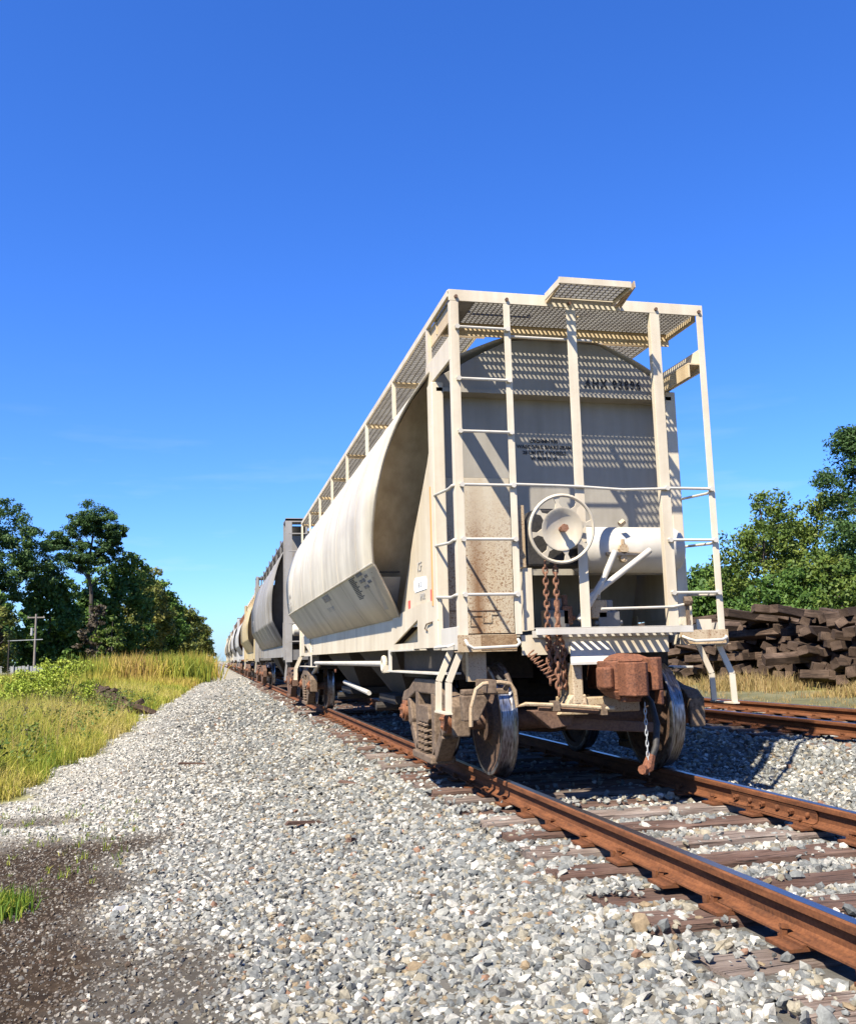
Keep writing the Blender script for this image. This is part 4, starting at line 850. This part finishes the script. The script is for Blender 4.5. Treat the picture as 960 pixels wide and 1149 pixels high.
# splinters of wood on the gravel
for i, (x, y, l, rz, lab) in enumerate(((-2.35, .6, .34, .35, 'long reddish wood splinter lying on the open gravel'), (-2.1, -.35, .14, 1.0, 'short red wood chip on the gravel nearer the camera'), (-3.35, 6.2, .4, .2, 'dark wood splinter on the gravel path far left'), (-1.75, 2.4, .2, -.4, 'small rust-red wood splinter near the tie ends'))):
    b = MB(); b.hull([(-l/2, -.02, 0), (l/2, -.012, .005), (l/2, .014, .005), (-l/2, .026, 0)], [(-l/2+.02, -.015, .03), (l/2-.05, -.008, .022), (l/2-.05, .008, .022), (-l/2+.02, .018, .03)])
    o = b.build('wood_splinter', 'tie'); o.location = (x, y, float(gz(x, y))+.03); o.rotation_euler = (0, .06, rz); tag(o, lab, 'wood splinter')
b = MB(); b.add([(-.09, -.05, 0), (.08, -.06, 0), (.10, .05, 0), (-.07, .07, 0), (-.05, -.03, .06), (.05, -.03, .075), (.05, .03, .05), (-.03, .04, .065)], [(0, 3, 2, 1), (4, 5, 6, 7), (0, 1, 5, 4), (1, 2, 6, 5), (2, 3, 7, 6), (3, 0, 4, 7)])
o = b.build('stone', 'palecar'); o.scale = (.55, .5, .6); o.location = (-3.60, -1.35, -.41); o.rotation_euler = (0, 0, .5); tag(o, 'white angular rock lying on the dark dirt patch', 'rock')

# ------------------------------------------------------------------ grass
def blades(P, H, n, wid, lean, mat, name, rnd=None):
    """tapering bent blades, three triangles each, in clumps round the points P"""
    m = len(P)*n; p = np.repeat(P, n, 0); h = np.repeat(H, n)*RS.uniform(.55, 1.1, m); sp = np.repeat(H, n)*.28
    p = p+np.stack([RS.normal(0, 1, m)*sp, RS.normal(0, 1, m)*sp, np.zeros(m)], -1)
    a = RS.uniform(0, 2*np.pi, m); d = np.stack([np.cos(a), np.sin(a)], -1); ln = h*np.abs(RS.normal(0, lean, m))
    pa = RS.uniform(0, 2*np.pi, m); pd = np.stack([np.cos(pa), np.sin(pa)], -1); w = wid*RS.uniform(.6, 1.3, m)
    z = np.zeros((m, 5, 3)); z[:, 0, :2] = -pd*w[:, None]*.5; z[:, 1, :2] = pd*w[:, None]*.5
    mid = d*(ln*.35)[:, None]; z[:, 2, :2] = mid+pd*w[:, None]*.38; z[:, 3, :2] = mid-pd*w[:, None]*.38; z[:, 2:4, 2] = (h*.58)[:, None]
    z[:, 4, :2] = d*ln[:, None]; z[:, 4, 2] = np.sqrt(np.maximum(h*h-ln*ln*.6, h*h*.3))
    V = (z+p[:, None, :]).reshape(-1, 3); F = np.array([(0, 1, 2), (0, 2, 3), (3, 2, 4)]); Fa = (F[None]+(np.arange(m)*5)[:, None, None]).reshape(-1, 3)
    r = np.repeat(rnd, n)+RS.normal(0, .16, m) if rnd is not None else RS.uniform(0, 1, m)
    o = raw_mesh(name, V, Fa, mat, {'rnd': np.repeat(np.clip(r, 0, 1), 5)}); return tag(o, kind='stuff')
def leaf_cloud(C, Rad, per, size, flat=1.0, up=.3, narrow=.6):
    """leaf-sized quads on the skin of many small clumps: C centres, Rad radii"""
    n = len(C)*per; c = np.repeat(C, per, 0); r = np.repeat(Rad, per)
    d = RS.normal(size=(n, 3)); d /= np.linalg.norm(d, axis=1, keepdims=True); rad = r*RS.uniform(.35, 1.08, n)
    p = c+d*rad[:, None]*np.array([1, 1, flat]); nm = d*.7+RS.normal(size=(n, 3))*.7+np.array([0, 0, up]); nm /= np.linalg.norm(nm, axis=1, keepdims=True)
    t = np.cross(nm, RS.normal(size=(n, 3))); t /= np.linalg.norm(t, axis=1, keepdims=True); bt = np.cross(nm, t); s = size*RS.uniform(.6, 1.35, n)
    t = t*s[:, None]; bt = bt*(s*narrow)[:, None]
    V = np.stack([p-t*.5, p+bt*.5, p+t*.5, p-bt*.5], 1).reshape(-1, 3)
    F = np.arange(n*4).reshape(-1, 4); rnd = np.clip(np.repeat(RS.uniform(.1, .9, len(C)), per)*.6+RS.uniform(0, .4, n), 0, 1)
    return V, F, np.repeat(rnd, 4)
def heap_free(x, y): return np.abs(x-(-5.3-3.3*(y-20)/19)) > .55+.5*RS.uniform(size=len(x))*((y > 18) & (y < 40))+(-9)*((y < 18.5) | (y > 40))
def meadow():
    def patch(n, y0, y1, xw, pw=1.0, off=0):
        y = y0+(y1-y0)*RS.uniform(size=n)**pw; e = np.interp(y, EDGE_Y, EDGE_X); x = e-off-xw*RS.uniform(size=n)**1.1
        k = (RS.uniform(size=n) < grass_zone(x, y)) & in_view(x, y, .08); return x[k], y[k], (e-x)[k]
    x, y, de = patch(16000, 2.6, 17, 7)
    H = (.24+.40*np.clip(de/1.6, 0, 1))*RS.uniform(.7, 1.25, len(x)); patchy = .5+.28*np.sin(x*1.1+y*.55)+.2*np.sin(y*1.7-x*2.3)
    H = H*(1+.3*np.sin(x*3.1+y*2.2)*np.sin(y*1.9-x*1.3)); patchy = patchy+.22*np.sin(x*5.3-y*2.1)*np.sin(y*3.3+x)
    k = heap_free(x, y); x, y, H, patchy = x[k], y[k], H[k], patchy[k]
    blades(np.stack([x, y, gz(x, y)], -1), H, 11, .010, .75, 'grass', 'tall_grass', np.clip(.2+.55*patchy+.12*(y > 9), 0, 1))
    x, y, de = patch(15000, 15, 42, 17, 1.0)
    H = (.30+.42*np.clip(de/2.5, 0, 1))*RS.uniform(.7, 1.2, len(x)); patchy = .5+.3*np.sin(x*.7+y*.35)
    patchy = patchy+.2*np.sin(x*2.7+y*1.1); k = heap_free(x, y); x, y, H, patchy = x[k], y[k], H[k], patchy[k]
    blades(np.stack([x, y, gz(x, y)], -1), H, 7, .020, .65, 'grass', 'tall_grass', np.clip(.3+.45*patchy, 0, 1))
    # leafy weeds mixed through the grass
    x, y, de = patch(900, 3.5, 26, 8, 1, .15); n = len(x); hh = RS.uniform(.05, .6, n); C = np.stack([x, y, gz(x, y)+hh], -1)
    V, F, r = leaf_cloud(C, RS.uniform(.06, .20, n), 26, .055); tag(raw_mesh('weeds', V, F, 'leafy', {'rnd': r}), kind='stuff')
    x, y, de = patch(420, 5, 26, 8, 1, .6); n = len(x); C = np.stack([x, y, gz(x, y)+RS.uniform(.45, .8, n)], -1)
    V, F, r = leaf_cloud(C, RS.uniform(.05, .12, n), 16, .03); tag(raw_mesh('seed_heads', V, F, 'leafbrown', {'rnd': r}), kind='stuff')
    x, y, de = patch(11000, 42, 90, 34, .9)
    H = (.45+.62*np.clip(de/6, 0, 1))*RS.uniform(.7, 1.2, len(x))
    blades(np.stack([x, y, gz(x, y)], -1), H, 6, .05, .3, 'goldgrass', 'field_grass', np.clip(.45+.3*np.sin(x*.4+y*.2), 0, 1))
    x, y, de = patch(2600, 58, 130, 9, 1.0)
    H = 1.9*RS.uniform(.7, 1.3, len(x)); blades(np.stack([x, y, gz(x, y)], -1), H, 12, .09, .3, 'goldgrass', 'goldenrod_weeds', np.clip(.5+.5*np.sin(x*.9+y*.15), 0, 1))
    # seed-head stalks standing over the near grass
    x, y, de = patch(1500, 3.5, 20, 6, 1, .5); H = RS.uniform(.6, .95, len(x)); blades(np.stack([x, y, gz(x, y)], -1), H, 2, .008, .25, 'drygrass', 'grass_stalks')
    # bright green tufts by the dirt patch and along the edge
    n = 90; P = np.stack([-4.32+RS.normal(0, .08, n), -1.10+RS.normal(0, .15, n), np.zeros(n)], -1); P[:, 2] = gz(P[:, 0], P[:, 1])
    blades(P, RS.uniform(.08, .18, n), 10, .008, .6, 'grass', 'grass_tuft', RS.uniform(0, .25, n))
    n = 160; P = np.stack([RS.uniform(-5.4, -3.7, n), RS.uniform(-.6, 3.2, n), np.zeros(n)], -1); P[:, 2] = gz(P[:, 0], P[:, 1]); blades(P, RS.uniform(.03, .08, n), 5, .006, .7, 'grass', 'sprouts', RS.uniform(0, .4, n))
    # dry grass at the foot of the tie pile and scrub behind it
    n = 2600; y = RS.uniform(5, 30, n); x = 8.9+RS.normal(0, .28, n)-.35*RS.uniform(size=n)*(np.sin(y*2.1) > 0); P = np.stack([x, y, gz(x, y)], -1)
    k = np.sin(y*1.15)+.6*np.sin(y*2.9+1) > -.55; blades(P[k], (RS.uniform(.14, .40, n)*(1+.4*np.sin(y*1.15)))[k], 9, .012, .55, 'drygrass', 'dry_grass')
    n = 700; x = RS.uniform(6.4, 8.6, n); y = RS.uniform(4, 26, n); blades(np.stack([x, y, gz(x, y)], -1), RS.uniform(.05, .15, n), 6, .008, .6, 'drygrass', 'dry_grass')
    n = 2600; x = RS.uniform(14, 34, n); y = RS.uniform(8, 60, n); blades(np.stack([x, y, gz(x, y)], -1), RS.uniform(.5, 1.3, n), 7, .04, .35, 'grass', 'scrub_grass', RS.uniform(.1, .5, n))
meadow()

# ------------------------------------------------------------------ trees
def limbs(b, base, top, r0, targets, seed):
    rr = random.Random(seed); base, top = Vector(base), Vector(top); pts = []
    for i in range(7):
        t = i/6; p = base.lerp(top, t); w = (top.z-base.z)*.02; pts.append(p+Vector((rr.uniform(-w, w), rr.uniform(-w, w), 0))*(t > 0))
    b.tube(pts, [r0*(1-.82*i/6) for i in range(7)], 8)
    for tg in targets:
        tg = Vector(tg); t = min(.93, max(.2, (tg.z-base.z)/(top.z-base.z)-rr.uniform(.08, .2))); i = int(t*6); s = pts[i].lerp(pts[min(6, i+1)], t*6-i)
        mid = s.lerp(tg, .5)+Vector((0, 0, -.06*(tg-s).length)); rr0 = max(.02, r0*(1-.82*t)*.5); b.tube([s, mid, tg], [rr0, rr0*.6, rr0*.22], 5)
def tree(name, kind, x, y, h, wR, label, group, seed, mat, leaf, per=46, nc=150, base=.12, cat='tree', r0=None, lobes=None):
    global RS
    keep = RS; RS = np.random.RandomState(seed); z0 = float(gz(x, y)); t = tag(empty(name, (x, y, z0)), label, cat, group)
    if kind == 'pine':
        per = 80 if lobes else per
        C = []; Rd = []
        nl = 0 if lobes else max(6, int(nc/9))
        for dx, dy, f, lr in (lobes or ()):
            for k in range(30):
                a = RS.uniform(0, 6.28); d = lr*RS.uniform(0, 1)**.55; zz = RS.uniform(-.95, .95)*math.sqrt(max(.05, 1-(d/lr)**2))*lr
                C.append((dx+d*math.cos(a), dy+d*math.sin(a), h*f+zz)); Rd.append(lr*RS.uniform(.2, .4))
        for i in range(nl):
            f = base+(1-base)*(i+.5)/nl; rr = wR*(1.0-.62*((f-base)/(1-base))**1.6)*RS.uniform(.55, 1.12); a0 = RS.uniform(0, 6.28)
            for k in range(9):
                a = a0+RS.normal(0, 1.3); d = rr*RS.uniform(.12, 1.0)**.7; C.append((d*math.cos(a), d*math.sin(a), h*f+RS.normal(0, .02)*h+.06*d)); Rd.append(wR*RS.uniform(.16, .30))
        C = np.array(C); Rd = np.array(Rd); flat, up, nar = .62, .6, .36; per = int(per*1.4)
    else:
        u = RS.normal(size=(nc, 3)); u /= np.linalg.norm(u, axis=1, keepdims=True); rad = RS.uniform(.3, 1, nc)**.45
        lob = 1+.22*np.sin(u[:, 0]*4+seed)+.18*np.sin(u[:, 2]*5+u[:, 1]*3+seed*2)
        cz = h*(base+(1-base)*.5); hz = h*(1-base)*.5
        C = u*rad[:, None]*lob[:, None]*np.array([wR, wR, hz])*.92; C[:, :2] *= np.interp(C[:, 2], [-hz, -.2*hz, hz], [.85, 1.05, .72])[:, None]; C[:, 2] += cz
        Rd = wR*RS.uniform(.13, .27, nc); flat, up, nar = .75, .3, .6
    C[:, 2] = np.minimum(C[:, 2], h-Rd*.5)
    V, F, rnd = leaf_cloud(C, Rd, per, leaf, flat, up, nar); V[:, 2] = np.maximum(V[:, 2], .05)
    cr = raw_mesh('crown', V, F, mat, {'rnd': rnd}); cr.parent = t
    if cat == 'tree':
        b = MB(); sel = C[RS.choice(len(C), min(len(C), 16), False)]; limbs(b, (0, 0, -.1), (RS.normal(0, .02)*h, RS.normal(0, .02)*h, h*.93), r0 or max(.09, h*.017), sel, seed); b.build('trunk', 'bark', t, True)
    else:
        b = MB()
        for k in range(6): a = k*1.05; b.tube([(.1*math.cos(a), .1*math.sin(a), 0), (wR*.4*math.cos(a), wR*.4*math.sin(a), h*.6)], [.03, .01], 5)
        b.build('stem', 'bark', t)
    RS = keep
GL = 'trees beyond the field on the left'; GR = 'trees behind the tie pile'
LT = [('pine_tree', 'pine', -27.0, 105, 20.6, 4.6, 'tall broad pine at the left edge above the tree line', 'pine', .42, .34),
      ('pine_tree', 'pine', -33.5, 104, 20.0, 4.6, 'tall dark pine cut by the left edge of the photo', 'pine', .42, .3),
      ('pine_tree', 'pine', -18.3, 117, 22.4, 3.4, 'tall slender pine standing alone above its neighbours', 'pine', .42, .55),
      ('broadleaf_tree', 'leaf', -22.0, 111, 13.5, 4.4, 'green broadleaf tree between the two tall pines', 'leaf', .5, .06),
      ('broadleaf_tree', 'leaf', -27.5, 100, 11.5, 4.0, 'dense dark broadleaf tree below the broad pine', 'leaf', .5, .04),
      ('bare_tree', 'leaf', -26.5, 92, 10.0, 3.0, 'half bare brown tree in front of the dark woods', 'leafbrown', .45, .1),
      ('broadleaf_tree', 'leaf', -15.6, 124, 16.4, 4.8, 'rounded dark green tree right of the slender pine', 'leaf', .5, .05),
      ('broadleaf_tree', 'leaf', -19.5, 121, 12.0, 4.6, 'dark low broadleaf tree behind the utility pole', 'leaf', .5, .02),
      ('broadleaf_tree', 'leaf', -13.4, 142, 16.2, 5.2, 'broad olive green tree in the middle of the left tree line', 'leafolive', .5, .04),
      ('broadleaf_tree', 'leaf', -12.2, 158, 15.4, 5.2, 'olive and green tree further along the left tree line', 'leaf', .55, .04),
      ('broadleaf_tree', 'leaf', -10.8, 178, 14.6, 5.0, 'yellowish olive tree with thin outer twigs', 'leafolive', .55, .04),
      ('broadleaf_tree', 'leaf', -9.4, 205, 12.6, 5.2, 'brownish tree sloping down towards the train', 'leafolive', .6, .03),
      ('broadleaf_tree', 'leaf', -8.4, 236, 9.6, 5.0, 'last low tree of the left tree line by the train', 'leafolive', .6, .03),
      ('small_tree', 'leaf', -13.9, 98, 6.6, 1.7, 'small bright green tree in front of the left woods', 'leafy', .34, .02),
      ('small_tree', 'leaf', -15.6, 101, 8.0, 1.9, 'pale brown leafless-looking small tree beside the bright green one', 'leafbrown', .38, .05),
      ('small_tree', 'leaf', -21.4, 79, 7.2, 2.4, 'yellow-brown leafy small tree at the left edge', 'leafolive', .36, .05),
      ('small_tree', 'leaf', -17.6, 96, 3.2, 1.3, 'short dark green sapling right of the utility pole', 'leaf', .34, .02)]
PINES = {0: [(0, 0, .88, 3.4), (-3.4, 1, .82, 3.0), (2.6, -1, .76, 2.7), (4.6, 0, .62, 2.7), (1.2, -1.5, .62, 3.0), (-2.6, 0, .62, 3.4), (0, 1, .48, 2.6), (-5.5, 0, .70, 2.6)],
         1: [(0, 0, .86, 3.6), (3.2, 0, .74, 3.0), (-2.5, 0, .7, 3.0), (2.0, 0, .56, 3.0)],
         2: [(.3, 0, .895, 2.9), (-1.2, 0, .85, 2.3), (1.9, 0, .84, 2.0), (-3.0, 0, .73, 2.3), (-4.3, .5, .76, 1.5), (1.6, 0, .71, 2.0), (-.8, -.5, .66, 2.2), (2.9, 0, .80, 1.3)]}
for i, (nm, kd, x, y, h, w, lab, mt, lf, bs) in enumerate(LT): tree(nm, kd, x, y, h, w, lab, GL, 100+i, mt, lf, 64 if h > 9 else 36, 220 if h > 9 else 60, bs, lobes=PINES.get(i))
def undergrowth():
    """the dark thicket that closes the foot of the left woods, one far-off mass"""
    n = 900; t = RS.uniform(size=n); y = 96+150*t**1.3; x = np.interp(y, [96, 112, 130, 160, 200, 250], [-25, -21, -16.5, -13, -10.2, -8.2])-RS.uniform(-1, 14, n)*np.interp(y, [96, 250], [1.4, .4]); h = RS.uniform(.4, 6.0, n)*np.interp(y, [96, 250], [1.0, .8])
    C = np.stack([x, y, gz(x, y)+h], -1); V, F, rnd = leaf_cloud(C, RS.uniform(.7, 1.3, n), 22, .6); V[:, 2] = np.maximum(V[:, 2], -.7)
    tag(raw_mesh('undergrowth', V, F, 'leaf', {'rnd': rnd*.7}), kind='stuff')
    n = 420; y = RS.uniform(30, 75, n); x = 26+(y-30)*.22+RS.uniform(-1, 9, n); h = RS.uniform(.3, 3.4, n)
    C = np.stack([x, y, gz(x, y)+h], -1); V, F, rnd = leaf_cloud(C, RS.uniform(.5, .9, n), 30, .3); V[:, 2] = np.maximum(V[:, 2], .1)
    tag(raw_mesh('undergrowth', V, F, 'leaf', {'rnd': rnd*.8}), kind='stuff')
undergrowth()
RT = [('pine_tree', 'pine', 27.8, 31.9, 11.7, 3.0, 'tall pine at the right edge of the photo', 'pine', .22, .34),
      ('broadleaf_tree', 'leaf', 29.2, 37.5, 9.9, 2.8, 'airy yellow-green tree left of the right-hand pine', 'leafy', .19, .12),
      ('broadleaf_tree', 'leaf', 24.6, 35.5, 9.0, 2.6, 'open crowned green tree with visible limbs above the tie pile', 'leafy', .18, .14),
      ('bare_tree', 'leaf', 27.8, 39.5, 8.8, 1.8, 'thin half bare grey tree between two leafy ones', 'leafbrown', .22, .2),
      ('broadleaf_tree', 'leaf', 31.5, 53, 6.8, 3.2, 'dark green tree just right of the ladder', 'leaf', .30, .04),
      ('broadleaf_tree', 'leaf', 34.5, 60, 6.4, 3.4, 'low dark tree half hidden behind the ladder', 'leaf', .32, .02),
      ('broadleaf_tree', 'leaf', 25.6, 31.0, 5.4, 2.6, 'bright green low tree behind the highest part of the pile', 'leafy', .2, .03),
      ('broadleaf_tree', 'leaf', 22.6, 31.5, 4.6, 2.2, 'dark shaded low tree behind the middle of the pile', 'leaf', .2, .03),
      ('broadleaf_tree', 'leaf', 27.0, 45.0, 5.6, 3.0, 'mid green low tree behind the left end of the pile', 'leaf', .27, .03),
      ('broadleaf_tree', 'leaf', 28.6, 29.0, 6.0, 2.6, 'green low tree at the right edge below the pine', 'leaf', .2, .03),
      ('broadleaf_tree', 'leaf', 33.0, 40.0, 6.6, 3.4, 'dark backing tree behind the right-hand trees', 'leaf', .3, .03),
      ('broadleaf_tree', 'leaf', 38.0, 66.0, 6.2, 4.0, 'farthest dark tree on the right seen past the car end', 'leaf', .36, .03)]
for i, (nm, kd, x, y, h, w, lab, mt, lf, bs) in enumerate(RT): tree(nm, kd, x, y, h, w, lab, GR, 300+i, mt, lf, 84, 34 if 'bare' in nm else (170 if h > 8 else 150), bs, r0=.13 if h > 8 else None)
tree('bush', 'bush', -7.5, 21.8, 1.75, 1.25, 'bright yellow-green bush in the grass', None, 401, 'bush', .075, 110, 60, .02, 'bush')
tree('bush', 'bush', -8.6, 23.0, 1.5, 1.0, 'smaller yellow-green bush left of the bright one', None, 402, 'bush', .075, 90, 45, .02, 'bush')
tree('bush', 'bush', -8.3, 15.0, 1.15, .8, 'greyish dry bush at the left edge of the grass', None, 403, 'leafbrown', .09, 46, 36, .02, 'bush')
tree('bush', 'bush', -5.9, 5.0, .95, .36, 'dark green weed clump in the near grass', None, 404, 'leaf', .07, 40, 24, .02, 'bush')

# ------------------------------------------------------------------ pole, fence, lamp arm far left
p = tag(empty('utility_pole', (-20.2, 91, -.65)), 'grey wooden utility pole with crossarm before the dark woods', 'utility pole')
MB().tube([(0, 0, 0), (0, 0, 6.7)], [.13, .09], 10).build('pole', 'pole', p, True)
MB().box(-.8, .8, -.05, .05, 6.3, 6.42).build('crossarm', 'pole', p)
b = MB(); b.cyl((-.32, -.1, 4.6), (-.32, -.1, 5.35), .12, 12); b.cyl((-.5, 0, 4.75), (-.1, 0, 4.9), .04, 6); b.build('transformer', 'chainlink', p)
for x in (-.72, .72): MB().cyl((x, 0, 6.42), (x, 0, 6.52), .04, 6).build('insulator', 'chainlink', p)
p = tag(empty('lamp_post', (-19.6, 76, -.65)), 'short post with a long side arm beside the utility pole', 'lamp post')
MB().tube([(0, 0, 0), (0, 0, 3.8)], .055, 8).build('post', 'under', p); MB().bar((-.1, 0, 3.75), (2.6, 0, 3.82), .05, .06).build('arm', 'chainlink', p)
f = tag(empty('fence', (-22, 84, -.65)), 'low grey fence far left behind the grass', 'fence')
for k in range(8): MB().box(-2.5+1.25*k-.05, -2.5+1.25*k+.05, -.05, .05, 0, 1.75).build('post', 'chainlink', f)
for k in range(28): MB().box(-2.5+.318*k, -2.5+.318*k+.27, .06, .09, .1, 1.6+.04*(k % 3)).build('slat', 'chainlink', f)
